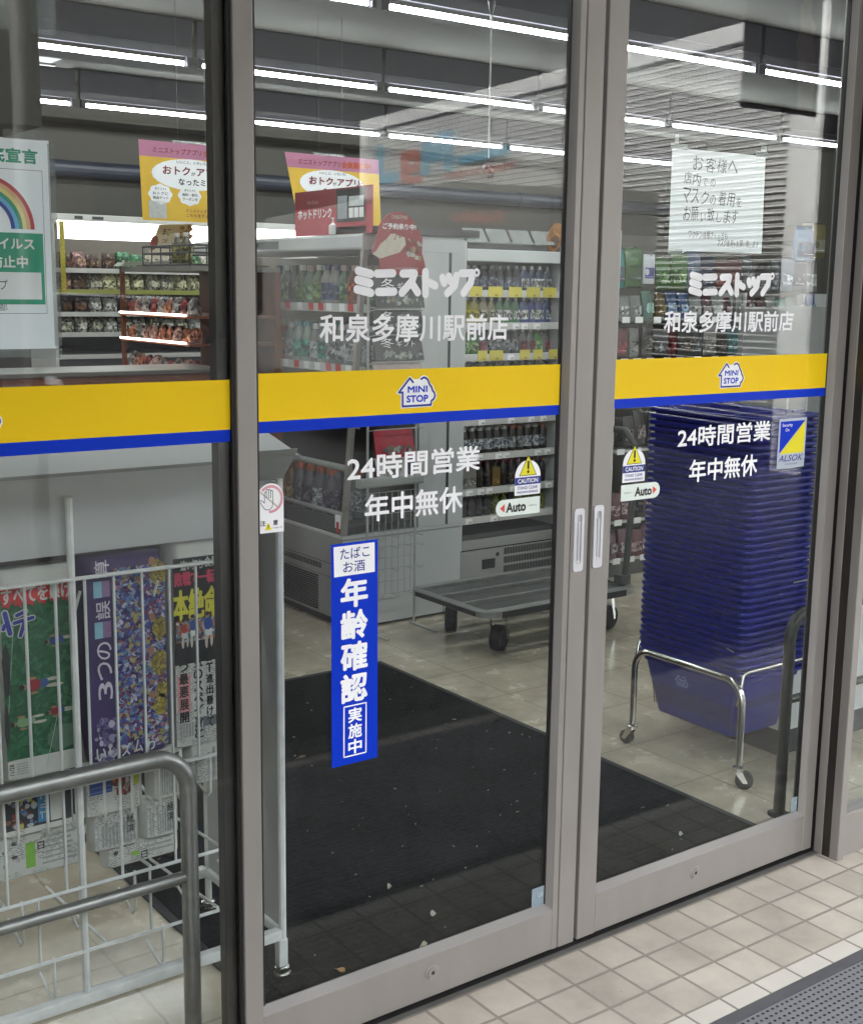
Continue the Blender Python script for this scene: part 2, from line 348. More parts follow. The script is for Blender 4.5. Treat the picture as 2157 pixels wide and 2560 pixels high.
class MB:
    def __init__(s, T=None):
        s.v = []; s.f = []; s.m = []; s.mats = []; s.T = T
    def mi(s, mt):
        if mt not in s.mats: s.mats.append(mt)
        return s.mats.index(mt)
    def add(s, vs, fs, mt):
        n = len(s.v); k = s.mi(mt)
        for p in vs:
            p = Vector(p)
            if s.T is not None: p = s.T @ p
            s.v.append(p)
        for f in fs: s.f.append(tuple(i + n for i in f)); s.m.append(k)
        return s
    def box(s, x0, x1, y0, y1, z0, z1, mt):
        v = [(x0,y0,z0),(x1,y0,z0),(x1,y1,z0),(x0,y1,z0),(x0,y0,z1),(x1,y0,z1),(x1,y1,z1),(x0,y1,z1)]
        return s.add(v, [(0,3,2,1),(4,5,6,7),(0,1,5,4),(1,2,6,5),(2,3,7,6),(3,0,4,7)], mt)
    def rbox(s, x0, x1, y0, y1, z0, z1, mt, b=0.004, ax='z'):
        """box with the four edges along one axis chamfered in three steps"""
        if ax == 'z': d = ((x0,x1),(y0,y1),(z0,z1)); mk = lambda a, c, h: (a, c, h)
        elif ax == 'y': d = ((x0,x1),(z0,z1),(y0,y1)); mk = lambda a, c, h: (a, h, c)
        else: d = ((y0,y1),(z0,z1),(x0,x1)); mk = lambda a, c, h: (h, a, c)
        (a0,a1),(c0,c1),(h0,h1) = d
        b = min(b, (a1-a0)/2.01, (c1-c0)/2.01)
        ring = []
        for cx, cy, st in ((a1-b,c1-b,0),(a0+b,c1-b,90),(a0+b,c0+b,180),(a1-b,c0+b,270)):
            for k in range(4):
                t = R(st + 30*k); ring.append((cx + b*math.cos(t), cy + b*math.sin(t)))
        n = len(ring)
        v = [mk(p[0],p[1],h0) for p in ring] + [mk(p[0],p[1],h1) for p in ring]
        f = [(i,(i+1)%n,n+(i+1)%n,n+i) for i in range(n)] + [tuple(range(n-1,-1,-1)), tuple(range(n,2*n))]
        return s.add(v, f, mt)
    def tube(s, pts, r, mt, n=10, closed=False, caps=True):
        P = [Vector(p) for p in pts]; L = len(P); V = []; up = None
        rs = r if isinstance(r, (list, tuple)) else [r]*L
        for i in range(L):
            if closed: t = (P[(i+1)%L]-P[i-1]).normalized()
            else: t = (P[min(i+1,L-1)]-P[max(i-1,0)]).normalized()
            if up is None:
                a = Vector((0,0,1)) if abs(t.z) < 0.9 else Vector((1,0,0))
                up = (a - t*a.dot(t)).normalized()
            else: up = (up - t*up.dot(t)).normalized()
            si = t.cross(up)
            for k in range(n):
                an = 2*math.pi*k/n; V.append(P[i] + (up*math.cos(an)+si*math.sin(an))*rs[i])
        F = []
        for i in range(L if closed else L-1):
            j = (i+1) % L
            for k in range(n): F.append((i*n+k, j*n+k, j*n+(k+1)%n, i*n+(k+1)%n))
        if caps and not closed: F += [tuple(range(n)), tuple(range((L-1)*n+n-1,(L-1)*n-1,-1))]
        return s.add(V, F, mt)
    def lathe(s, prof, cx, cy, mt, n=14, sx=1.0, sy=1.0):
        V = []
        for (r, z) in prof:
            for k in range(n):
                a = 2*math.pi*k/n; V.append((cx+sx*r*math.cos(a), cy+sy*r*math.sin(a), z))
        F = []
        for i in range(len(prof)-1):
            for k in range(n): F.append((i*n+k, i*n+(k+1)%n, (i+1)*n+(k+1)%n, (i+1)*n+k))
        F += [tuple(range(n-1,-1,-1)), tuple(range((len(prof)-1)*n, len(prof)*n))]
        return s.add(V, F, mt)
    def poly(s, pts, mt): return s.add(pts, [tuple(range(len(pts)))], mt)
    def prism(s, pts, d, mt):
        """polygon pts (3-D) extruded by vector d"""
        n = len(pts); d = Vector(d)
        V = [Vector(p) for p in pts] + [Vector(p)+d for p in pts]
        return s.add(V, [tuple(range(n)), tuple(range(2*n-1,n-1,-1))] + [(i,n+i,n+(i+1)%n,(i+1)%n) for i in range(n)], mt)
    def text(s, t, O, u, v, w, h, mt, off=0.0, shear=0.0, fit=True, rot=0):
        """lettering in the rectangle from O spanned by u*w and v*h"""
        V, F, asp = text_geo(t, 0.0, shear)
        O, u, v = Vector(O), Vector(u), Vector(v)
        if rot == 90: O = O + u*w; u, v, w, h = v, -u, h, w
        if not fit:
            if w / h > asp: O = O + u*(w-h*asp)/2; w = h*asp
            else: O = O + v*(h-w/asp)/2; h = w/asp
        nl = len(t.split('\n')); e = max(0.0, off)*h*0.95/nl if asp*0+1 else 0
        nrm = u.cross(v).normalized()
        if e <= 0:
            return s.add([O + u*(p[0]*w) + v*(p[1]*h) for p in V], F, mt)
        O = O + u*e + v*e; w -= 2*e; h -= 2*e
        for k in range(9):
            an = 2*math.pi*k/8; q = e if k < 8 else 0.0
            B = O + u*(q*math.cos(an)) + v*(q*math.sin(an)) + nrm*(0.00002*k)
            s.add([B + u*(p[0]*w) + v*(p[1]*h) for p in V], F, mt)
        return s
    def build(s, name, parent=None, smooth=None, bevel=0.0, loc=None):
        me = bpy.data.meshes.new(name)
        if loc is None and parent is None and s.v:
            xs = [p[0] for p in s.v]; ys = [p[1] for p in s.v]
            loc = ((min(xs)+max(xs))/2, (min(ys)+max(ys))/2, min(p[2] for p in s.v))
        off = Vector(loc) if loc is not None else Vector((0,0,0))
        me.from_pydata([tuple(p-off) for p in s.v], [], s.f)
        for mt in s.mats: me.materials.append(mt)
        me.polygons.foreach_set('material_index', s.m)
        me.update()
        if bevel > 0:
            import bmesh
            bm = bmesh.new(); bm.from_mesh(me)
            bmesh.ops.remove_doubles(bm, verts=bm.verts, dist=1e-6)
            ed = [e for e in bm.edges if len(e.link_faces) == 2 and e.calc_face_angle(0) > 0.9]
            bmesh.ops.bevel(bm, geom=ed, offset=bevel, segments=2, affect='EDGES', profile=0.6, clamp_overlap=True)
            bm.to_mesh(me); bm.free()
        if smooth is not None:
            me.polygons.foreach_set('use_smooth', [True]*len(me.polygons))
            me.set_sharp_from_angle(angle=R(smooth))
        o = bpy.data.objects.new(name, me); COL.objects.link(o)
        o.location = off
        if parent is not None:
            o.parent = parent
            pl = Vector((0,0,0)); p = parent
            while p is not None: pl = pl + Vector(p.location); p = p.parent
            o.location = off - pl
        return o

X, Y, Z = Vector((1,0,0)), Vector((0,1,0)), Vector((0,0,1))
def tag(o, label, cat, group=None):
    o['label'] = label; o['category'] = cat
    if group: o['group'] = group
    return o
def thing(name, label, cat, loc=(0,0,0), group=None):
    o = bpy.data.objects.new(name, None); COL.objects.link(o); o.location = loc
    o.empty_display_size = 0.05
    return tag(o, label, cat, group)
def struct(o): o['kind'] = 'structure'; return o
def copy_tree(o, loc=None, rotz=None, parent=None, label=None):
    c = o.copy(); COL.objects.link(c)
    if parent is not None: c.parent = parent
    if loc is not None: c.location = loc
    if rotz is not None: c.rotation_euler = (0, 0, rotz)
    if label is not None: c['label'] = label
    for ch in o.children: copy_tree(ch, parent=c)
    return c
def arc(cx, cy, r, a0, a1, n=8): return [(cx+r*math.cos(R(a0+(a1-a0)*i/n)), cy+r*math.sin(R(a0+(a1-a0)*i/n))) for i in range(n+1)]
def facade(pts, y): return [(p[0], y, p[1]) for p in pts]
def stroke(mb, pl, wd, y, mt, n=10, step=0.00003):
    """flat rounded pen stroke along a polyline in a plane of constant y"""
    for i in range(len(pl)-1):
        a, b = Vector(pl[i]), Vector(pl[i+1]); d = (b-a)
        if d.length < 1e-9: continue
        ang = math.degrees(math.atan2(d.y, d.x))
        ring = arc(a.x, a.y, wd/2, ang+90, ang+270, n//2) + arc(b.x, b.y, wd/2, ang-90, ang+90, n//2)
        mb.poly(facade(ring, y - step*i), mt)
    return mb
def ring2(mb, cx, cz, r0, r1, y, mt, a0=0, a1=360, n=24):
    o = arc(cx, cz, r1, a0, a1, n); i_ = arc(cx, cz, r0, a0, a1, n)
    for k in range(n): mb.poly(facade([i_[k], o[k], o[k+1], i_[k+1]], y), mt)
    return mb
def rrect(x0, x1, z0, z1, r, n=4):
    return arc(x1-r, z1-r, r, 0, 90, n) + arc(x0+r, z1-r, r, 90, 180, n) + arc(x0+r, z0+r, r, 180, 270, n) + arc(x1-r, z0+r, r, 270, 360, n)

# =================================================================== SETTING
struct(MB().box(-60, 60, -60, -1.55, -0.30, -0.12, M['asphalt']).build('road'))
struct(MB().box(-60, 60, -1.55, -1.37, -0.30, -0.012, M['kerb']).build('kerb'))
struct(MB().box(-60, 60, -1.37, 0.045, -0.30, 0.0, M['exterior_tile']).build('pavement'))
struct(MB().box(-3.0, 9.5, 0.045, 8.0, -0.30, 0.0, M['interior_tile']).build('floor'))
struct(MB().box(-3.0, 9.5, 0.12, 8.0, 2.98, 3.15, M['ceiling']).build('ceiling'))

# shop shell: walls and eave
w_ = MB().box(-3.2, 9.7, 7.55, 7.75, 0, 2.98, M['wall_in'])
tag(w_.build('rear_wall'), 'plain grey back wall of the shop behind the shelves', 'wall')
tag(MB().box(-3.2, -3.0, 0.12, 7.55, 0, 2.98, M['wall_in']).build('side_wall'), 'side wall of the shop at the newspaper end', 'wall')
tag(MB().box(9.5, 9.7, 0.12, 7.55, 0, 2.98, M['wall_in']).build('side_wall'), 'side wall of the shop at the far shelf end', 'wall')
tag(MB().box(-12, 14, -0.02, 0.12, 2.42, 3.45, M['stucco']).build('shopfront_wall'), 'grey wall strip above the glass shopfront', 'wall')
tag(MB().box(-12, -3.0, 0.0, 0.25, 0, 2.42, M['stucco']).build('shopfront_wall'), 'grey wall beside the shopfront at the newspaper side', 'wall')
tag(MB().box(9.5, 14, 0.0, 0.25, 0, 2.42, M['stucco']).build('shopfront_wall'), 'grey wall beside the shopfront beyond the basket side', 'wall')
tag(MB().box(-2.0, -1.75, -2.9, -0.03, 0.0, 3.449, M['building_dark']).build('side_pier'), 'dark pier at the newspaper side of the entrance, added unseen to cut light', 'pier')  # unseen block added to cut light from the left on frames and facade
ev = MB().box(-12, 14, -3.0, -0.02, 3.45, 3.6, M['stucco'])
tag(ev.build('entrance_eave'), 'deep grey eave over the shop entrance', 'eave')
# roof of the shop so that no daylight falls in from above
tag(MB().box(-12, 14, -0.02, 8.2, 3.62, 3.8, M['stucco']).build('roof'), 'flat roof over the shop', 'roof')

# =================================================================== SHOPFRONT
FR, FL, FD = M['frame'], M['frame_light'], M['frame_dark']
ZT = 2.36
hd = MB().rbox(-3.0, 9.5, -0.03, 0.11, 2.37, 2.42, FR, 0.004, 'x')
tag(hd.build('door_header'), 'grey metal header over the sliding doors', 'door header')

def leaf(name, label, x0, x1, sl0, sr0, rail_z, groove=None):
    """one sliding leaf: x0..x1 outer, sl0/sr0 inner edges of the stiles"""
    t = thing(name, label, 'sliding door', ((x0+x1)/2, 0.02, 0), 'automatic sliding door leaves')
    MB().rbox(x0, sl0, 0.0, 0.042, 0.012, ZT, FR, 0.0025).build('stile', t)
    if groove:
        MB().rbox(sr0, groove-0.0008, 0.0, 0.042, 0.012, ZT, FR, 0.002).rbox(groove+0.0008, x1, -0.001, 0.042, 0.012, ZT, FR, 0.0025).box(groove-0.0008, groove+0.0008, 0.004, 0.040, 0.012, ZT, M['gasket']).build('stile', t)
    else:
        MB().rbox(sr0, x1, 0.0, 0.042, 0.012, ZT, FR, 0.0025).build('stile', t)
    b = MB().rbox(sl0, sr0, 0.0006, 0.0414, 0.012, rail_z, FR, 0.002, 'x')
    b.build('bottom_rail', t)
    MB().rbox(sl0, sr0, 0.0006, 0.0414, ZT-0.09, ZT, FR, 0.002, 'x').build('top_rail', t)
    # sloping glazing beads round the pane
    g = MB()
    bz = rail_z + 0.0125
    g.prism([(sl0, 0.0006, rail_z), (sl0, 0.019, bz), (sl0, 0.019, rail_z)], (sr0-sl0, 0, 0), FL)
    for xa, xb in ((sl0, sl0+0.009), (sr0, sr0-0.009)):
        g.prism([(xa, 0.002, rail_z+0.002), (xb, 0.0188, rail_z+0.006), (xa, 0.0188, rail_z+0.002)], (0, 0, ZT-0.09-rail_z-0.004), FL)
    g.build('glazing_bead', t)
    s = MB()
    s.box(sl0+0.0085, sl0+0.0115, 0.0165, 0.0279, bz, ZT-0.09, M['gasket']).box(sr0-0.0115, sr0-0.0085, 0.0165, 0.0279, bz, ZT-0.09, M['gasket'])
    s.build('gasket', t)
    MB().box(sl0+0.003, sr0-0.003, 0.019, 0.025, rail_z, ZT-0.088, M['glass']).build('pane', t)
    return t
dl = leaf('sliding_door', 'nearer glass door leaf with the blue tobacco and alcohol age strip on its pane', 0.481, 1.354, 0.5215, 1.2835, 0.1115, 1.302)
dr = leaf('sliding_door', 'farther glass door leaf with the handwritten paper notice on its pane', 1.3655, 2.254, 1.4235, 2.2135, 0.1135)

def pull(parent, x0, x1, z0, z1):
    p = MB()
    cx = (x0+x1)/2; n = 5
    o = rrect(x0, x1, z0, z1, 0.007, n); i_ = rrect(x0+0.008, x1-0.008, z0+0.016, z1-0.013, 0.005, n)
    k = len(o)
    V = facade(o, -0.0012) + facade(o, -0.0042) + facade(i_, -0.0048) + facade(i_, 0.0)
    F = []
    for j in range(3):
        for a in range(k): F.append((j*k+a, j*k+(a+1)%k, (j+1)*k+(a+1)%k, (j+1)*k+a))
    pm = mat('pull_plate', (0.62, 0.62, 0.64), 0.35, 0.2, 0.04)
    p.add(V, F, pm)
    h = p.build('recessed_pull', parent, 50)
    MB().poly(facade(i_, -0.0016), mat('pull_recess', (0.42, 0.42, 0.44), 0.4, 0.3, 0.05)).build('pull_cup', h)
    MB().tube([(cx, -0.0022, z0+0.026), (cx, -0.0022, z1-0.03)], 0.0035, pm, 8).lathe([(0.002, z0+0.014), (0.0075, z0+0.017), (0.0075, z0+0.023), (0.002, z0+0.027)], cx, -0.0015, pm, 10, 1, 0.5).build('latch_bar', h)
pull(dl, 1.309, 1.339, 0.9205, 1.064)
pull(dr, 1.369, 1.398, 0.9225, 1.0665)
def floor_lock(parent, x, z):
    a = MB(); b = MB()
    for r0, r1, y0, y1 in ((0.0175, 0.0165, -0.0006, -0.0018), (0.0135, 0.012, -0.0018, -0.0045)):
        o = arc(x, z, r0, 0, 360, 24)[:-1]; i_ = arc(x, z, r1, 0, 360, 24)[:-1]; n = 24
        a.add(facade(o, y0) + facade(i_, y1), [(j, (j+1) % n, n+(j+1) % n, n+j) for j in range(n)] + [tuple(range(n, 2*n))], FL if r0 > 0.015 else FR)
    k = a.build('lock_cover', parent, 40)
    b.poly(facade(arc(x, z, 0.0048, 0, 360, 6)[:-1], -0.0047), M['slot'])
    b.build('keyhole', k)
floor_lock(dl, 0.935, 0.071); floor_lock(dr, 1.773, 0.071)

# fixed glazing
def fixed_window(label, x0, x1, y, rail, mull, front=None):
    t = thing('fixed_window', label, 'window', ((x0+x1)/2, y, 0))
    MB().box(x0, x1, y, y+0.006, rail-0.01, 2.39, M['glass']).build('pane', t)
    MB().rbox(x0, x1, y-0.022, y+0.03, 0.0, rail, FR if front else FD, 0.003, 'x').build('bottom_rail', t)
    for a, b_, ya, yb, mm in mull:
        MB().rbox(a, b_, ya, yb, 0.0, 2.37, mm, 0.002).build('mullion', t)
    return t
fw = fixed_window('fixed glass pane in front of the newspaper rack with a black inner mullion', -3.0, 0.4805, 0.016, 0.035,
             [(0.4525, 0.4790, 0.0235, 0.05, FD), (-0.9, -0.86, 0.023, 0.1, FD)])
MB().box(0.4745, 0.4805, 0.0075, 0.0155, 0.036, 2.37, M['gasket']).build('gasket', fw)
fr = fixed_window('fixed glass pane at the far right beyond the bronze post', 2.2895, 9.5, -0.052, 0.125, [(3.9, 3.95, -0.08, 0.0, FR)], True)
# post between the right leaf and the right fixed pane, with its stepped inner face
po = thing('door_post', 'brownish grey square post at the right of the farther door', 'door post', (2.275, -0.02, 0))
MB().rbox(2.2605, 2.2885, -0.0835, -0.055, 0, 2.37, FR, 0.003).rbox(2.2620, 2.2885, -0.0545, -0.030, 0, 2.37, FD, 0.001).rbox(2.2605, 2.2885, -0.0295, -0.004, 0, 2.37, FR, 0.002).build('post_profile', po)
MB().box(2.2635, 2.30, -0.0035, 0.06, 0, 2.37, M['gasket']).build('door_seal', po)
sc = MB(); V = [(2.2603, -0.017 + 0.0045*math.cos(a), 0.768 + 0.0045*math.sin(a)) for a in [i*math.pi/5 for i in range(10)]]
sc.prism(V, (-0.0015, 0, 0), M['chrome']); sc.build('screw', po)
# floor track below the leaves
tag(MB().box(0.36, 2.262, -0.004, 0.05, 0.0005, 0.0030, M['gasket']).build('door_track'), 'dark guide track on the ground under the sliding doors', 'door track')
tag(MB().box(-3.0, 2.262, -0.0187, -0.0045, 0.0005, 0.0028, M['kerb']).build('threshold_strip'), 'thin pale threshold strip along the foot of the doors', 'threshold')

# =================================================================== STICKERS ON THE GLASS
YS = 0.0180      # just outside the door panes
def band(label, x0, x1, y, za, zb, zc, group='yellow and blue bands on the glass'):
    t = thing('window_band', label, 'window sticker', ((x0+x1)/2, y, zc), group)
    MB().poly([(x0,y,zb),(x1,y,zb),(x1,y,za),(x0,y,za)], M['yellow']).build('yellow_stripe', t)
    MB().poly([(x0,y,zc),(x1,y,zc),(x1,y,zb),(x0,y,zb)], M['blue']).build('blue_stripe', t)
    return t
band('yellow and blue band across the nearer door leaf', 0.533, 1.2735, YS, 1.3845, 1.2960, 1.2745)
band('yellow and blue band across the farther door leaf', 1.4325, 2.2045, YS, 1.3905, 1.3015, 1.2800)
band('yellow and blue band across the fixed pane by the newspapers', -2.6, 0.474, 0.0150, 1.3755, 1.2855, 1.2635)

LOGO_OUT = [(0.8723,1.3709),(0.8817,1.3638),(0.8951,1.3637),(0.899,1.3687),(0.907,1.371),(0.9161,1.3682),(0.9207,1.3604),(0.9226,1.356),(0.9309,1.3484),(0.9332,1.341),(0.9384,1.335),(0.9399,1.3276),(0.9359,1.3196),(0.9295,1.317),(0.9297,1.3089),(0.927,1.3075),(0.8528,1.3064),(0.851,1.3087),(0.8503,1.3339),(0.8438,1.3345),(0.8407,1.3378),(0.8415,1.34)]
LOGO_LINE = [(0.8805,1.3577),(0.8724,1.3662),(0.8459,1.3384),(0.8551,1.3384),(0.8554,1.3106),(0.9251,1.3109),(0.9259,1.3193),(0.9313,1.322),(0.9348,1.3285),(0.9333,1.3351),(0.9283,1.3401),(0.9263,1.3464),(0.9199,1.3539),(0.9166,1.3612),(0.9116,1.3654),(0.9057,1.3667),(0.8995,1.3636)]
def smooth2(pl, k=3):
    return pl
def logo(label, dx, dz, y):
    t = thing('house_emblem', label, 'emblem sticker', (0.89+dx, y, 1.306+dz), 'house shaped emblems on the yellow bands')
    sh = lambda pl: [(p[0]+dx, p[1]+dz) for p in pl]
    MB().poly(facade(list(reversed(sh(LOGO_OUT))), y-0.0004), M['white_film']).build('white_shape', t)
    stroke(MB(), sh(LOGO_LINE), 0.0042, y-0.0008, M['navy']).build('house_outline', t)
    MB().text('MINI', (0.8672+dx, y-0.0010, 1.3372+dz), X, Z, 0.0485, 0.0130, M['blue'], 0.05).text('STOP', (0.8645+dx, y-0.0010, 1.3175+dz), X, Z, 0.0535, 0.0145, M['blue'], 0.05).build('lettering', t)
logo('white house emblem reading MINI STOP on the band of the nearer door', 0, 0, YS)
logo('white house emblem reading MINI STOP on the band of the farther door', 0.9395, 0.0065, YS)
logo('white round edged emblem at the left picture edge on the fixed pane', -0.8735, -0.0080, 0.0150)

KANA = [[(0.75,1.5737),(0.7791,1.568)],[(0.7491,1.5566),(0.7772,1.5504)],[(0.7471,1.5388),(0.7793,1.5323)],[(0.7931,1.569),(0.8303,1.5705)],[(0.7961,1.5343),(0.8331,1.5354)],[(0.8533,1.5701),(0.8815,1.5711),(0.8754,1.5557),(0.8513,1.533)],[(0.8747,1.5529),(0.8897,1.5342)],[(0.9078,1.5745),(0.9085,1.5307)],[(0.9088,1.5568),(0.9321,1.548)],[(0.9499,1.5639),(0.9544,1.5535)],[(0.9661,1.5665),(0.9707,1.5563)],[(0.9851,1.5683),(0.9811,1.5487),(0.9624,1.5332)],[(0.9972,1.5734),(1.026,1.5744),(1.0217,1.555),(1.0036,1.5339)]]
def kana(label, dx, dz, sx=1.0):
    b = MB()
    for i, pl in enumerate(KANA):
        stroke(b, [((p[0]-0.747)*sx+0.747+dx, p[1]+dz) for p in pl], 0.0162, YS - 0.0001*(i % 3), M['white_film'])
    ring2(b, (1.0362-0.747)*sx+0.747+dx, 1.5755+dz, 0.0032, 0.0086, YS-0.0004, M['white_film'])
    tag(b.build('shop_name_lettering'), label, 'window lettering', 'white shop lettering on the doors')
kana('white rounded shop name lettering above the band on the nearer door', 0, 0)
kana('white rounded shop name lettering above the band on the farther door', 0.925, 0.0085, 1.005)
def letters(name, label, t, x0, x1, z0, z1, y=YS, mt=None, off=0.022, group='white shop lettering on the doors', fit=True):
    b = MB().text(t, (x0, y, z0), X, Z, x1-x0, z1-z0, mt or M['white_film'], off, 0, fit)
    return tag(b.build(name), label, 'window lettering', group)
letters('branch_lettering', 'white station branch name line on the nearer door', '和泉多摩川駅前店', 0.664, 1.123, 1.438, 1.4925)
letters('branch_lettering', 'white station branch name line on the farther door', '和泉多摩川駅前店', 1.5885, 2.0545, 1.4485, 1.5)
letters('hours_lettering', 'white 24 hour opening line on the nearer door', '24時間営業', 0.726, 1.055, 1.168, 1.221)
letters('hours_lettering', 'white 24 hour opening line on the farther door over the blue baskets', '24時間営業', 1.653, 1.992, 1.1755, 1.2265)
letters('open_all_year_lettering', 'white open all year line on the nearer door', '年中無休', 0.767, 1.011, 1.084, 1.140)
letters('open_all_year_lettering', 'white open all year line on the farther door over the blue baskets', '年中無休', 1.698, 1.9485, 1.089, 1.145)

# blue tobacco / alcohol strip
t = thing('age_check_strip', 'tall blue sticker with white writing about tobacco and alcohol age checks', 'sticker', (0.745, YS, 0.589))
MB().poly([(0.6905,YS,0.589),(0.8005,YS,0.589),(0.7985,YS,1.048),(0.689,YS,1.048)], M['blue']).build('blue_backing', t)
MB().poly([(0.696,YS-.0004,0.982),(0.7915,YS-.0004,0.982),(0.7905,YS-.0004,1.0425),(0.6945,YS-.0004,1.0425)], M['white_film']).build('white_panel', t)
b = MB().text('たばこ', (0.7095,YS-.0008,1.0155), X, Z, 0.069, 0.0225, M['navy'], 0.01).text('お酒', (0.7165,YS-.0008,0.988), X, Z, 0.051, 0.0225, M['navy'], 0.01)
b.build('small_lettering', t)
b = MB()
for i, ch in enumerate('年齢確認'):
    z1 = 0.9775 - i*0.0655
    b.text(ch, (0.7105,YS-.0004,z1-0.062), X, Z, 0.065, 0.0605, M['white_film'], 0.038)
b.build('large_lettering', t)
b = MB()
for a in ([(0.719,0.606),(0.772,0.606)],[(0.772,0.606),(0.772,0.712)],[(0.772,0.712),(0.719,0.712)],[(0.719,0.712),(0.719,0.606)]):
    stroke(b, a, 0.0028, YS-.0004, M['white_film'])
for i, ch in enumerate('実施中'):
    b.text(ch, (0.729,YS-.0006,0.676-i*0.0335), X, Z, 0.033, 0.031, M['white_film'], 0.03)
b.build('boxed_lettering', t)

# CAUTION / Auto pairs
def caution(label, cx, z0, z1):
    w = 0.0725; x0 = cx-w/2; x1 = cx+w/2; y = YS
    t = thing('caution_sticker', label, 'sticker', (cx, y, z0), 'caution stickers on the doors')
    MB().poly(facade([(x0,z0),(x1,z0)] + arc(cx, z1-w/2, w/2, 0, 180, 16), y), M['white_film']).build('white_backing', t)
    zb = z0 + 0.0225
    MB().poly([(x0,y-.0004,zb),(x1,y-.0004,zb),(x1,y-.0004,zb+0.0165),(x0,y-.0004,zb+0.0165)], M['navy']).build('blue_bar', t)
    MB().text('CAUTION', (x0+0.008,y-.0008,zb+0.0035), X, Z, w-0.016, 0.0098, M['white_film'], 0.03).build('white_lettering', t)
    b = MB().text('STAND CLEAR', (x0+0.008,y-.0004,z0+0.0125), X, Z, w-0.016, 0.0068, M['navy'], 0.02).text('MICROWAVE ENTRANCE', (x0+0.007,y-.0004,z0+0.004), X, Z, w-0.014, 0.0048, M['navy'], 0.03)
    b.build('blue_lettering', t)
    zt = zb + 0.0195
    MB().poly(facade([(cx-0.025,zt),(cx+0.025,zt),(cx,zt+0.0455)], y-.0003), M['black_ink']).poly(facade([(cx-0.0225,zt+0.0014),(cx+0.0225,zt+0.0014),(cx,zt+0.0425)], y-.0006), M['caution_yellow']).build('warning_triangle', t)
    b = stroke(MB(), [(cx,zt+0.030),(cx,zt+0.0165)], 0.0058, y-.0009, M['black_ink']); b.poly(facade(arc(cx, zt+0.0085, 0.0033, 0, 360, 14)[:-1], y-.0009), M['black_ink'])
    b.build('exclamation_mark', t)
caution('arched white caution sticker on the nearer door', 1.188, 1.1045, 1.1805)
caution('arched white caution sticker on the farther door', 1.5105, 1.1068, 1.184)
def auto(label, x0, x1, z0, z1, left):
    t = thing('automatic_door_sticker', label, 'sticker', ((x0+x1)/2, YS, z0), 'automatic door stickers')
    r = (z1-z0)/2; zc = (z0+z1)/2
    if left: pts = [(x1,z0),(x1,z1)] + arc(x0+r, zc, r, 90, 270, 12)
    else: pts = [(x0,z1),(x0,z0)] + arc(x1-r, zc, r, -90, 90, 12)
    MB().poly(facade(pts, YS), M['pale_green_film']).build('pale_backing', t)
    if left:
        ax, tx, cxm = x0+0.011, x0+0.028, x0+0.092
        tri = [(ax,zc),(ax+0.013,zc-0.0095),(ax+0.013,zc+0.0095)]
    else:
        ax, tx, cxm = x1-0.011, x1-0.0835, x0+0.010
        tri = [(ax,zc),(ax-0.013,zc+0.0095),(ax-0.013,zc-0.0095)]
    MB().poly(facade(tri, YS-.0004), mat('arrow_red','#D6463E',0.5,0,0.02)).build('arrow', t)
    MB().text('Auto', (tx, YS-.0004, zc-0.011), X, Z, 0.056, 0.0225, M['black_ink'], 0.05).build('lettering', t)
    MB().text('nabco', (cxm, YS-.0004, zc-0.0015), X, Z, 0.023, 0.0042, M['grey_ink'], 0.0).build('maker_mark', t)
auto('white Auto sticker with red arrow to the left on the nearer door', 1.1005, 1.2245, 1.062, 1.0985, True)
auto('white Auto sticker with red arrow to the right on the farther door', 1.4715, 1.5995, 1.0635, 1.1015, False)

# security sticker
t = thing('security_sticker', 'silver security sticker with blue and yellow triangles', 'sticker', (2.08, YS, 1.099))
MB().poly(facade(rrect(2.0245, 2.135, 1.099, 1.2275, 0.002), YS), M['silver_film']).build('silver_backing', t)
MB().poly(facade([(2.031,1.1385),(2.129,1.2205),(2.031,1.2205)], YS-.0004), M['blue']).build('blue_triangle', t)
MB().poly(facade([(2.033,1.1365),(2.129,1.1365),(2.129,1.2185)], YS-.0004), M['caution_yellow']).build('yellow_triangle', t)
MB().text('Security', (2.037,YS-.0008,1.2045), X, Z, 0.041, 0.0105, M['white_film'], 0.02).text('On', (2.050,YS-.0008,1.1945), X, Z, 0.0155, 0.0078, M['white_film'], 0.02).build('white_lettering', t)
MB().text('ALSOK', (2.0295,YS-.0004,1.1165), X, Z, 0.098, 0.0165, M['navy'], 0.01, 0.25).text('綜合警備保障', (2.056,YS-.0004,1.1065), X, Z, 0.05, 0.0055, M['grey_ink'], 0.0).build('lettering', t)

# hand / do not touch sticker by the nearer stile
t = thing('hand_warning_sticker', 'white sticker with a crossed out hand at the nearer door stile', 'sticker', (0.559, YS, 1.086))
MB().poly(facade([(0.5335,1.086),(0.5845,1.086),(0.5845,1.152)] + arc(0.5565, 1.152, 0.028, 0, 145, 12) + [(0.5335,1.168)], YS), M['white_film']).build('white_backing', t)
pk = mat('faded_red_print','#D99BA4',0.5,0,0.05)
b = MB()
for k in range(26):
    a0, a1 = -98+k*9, -98+(k+1)*9
    pts = [(0.5565+r*math.cos(R(a)), 1.150+r*math.sin(R(a))) for r, a in ((0.0215,a0),(0.0265,a0),(0.0265,a1),(0.0215,a1))]
    if min(p[0] for p in pts) > 0.534: b.poly(facade(pts, YS-.0004), pk)
b.poly(facade([(0.5345,1.163),(0.5345,1.167),(0.573,1.135),(0.571,1.132)], YS-.0004), mat('faded_grey_print','#C9C4BE',0.5,0,0.05))
b.build('prohibition_ring', t)
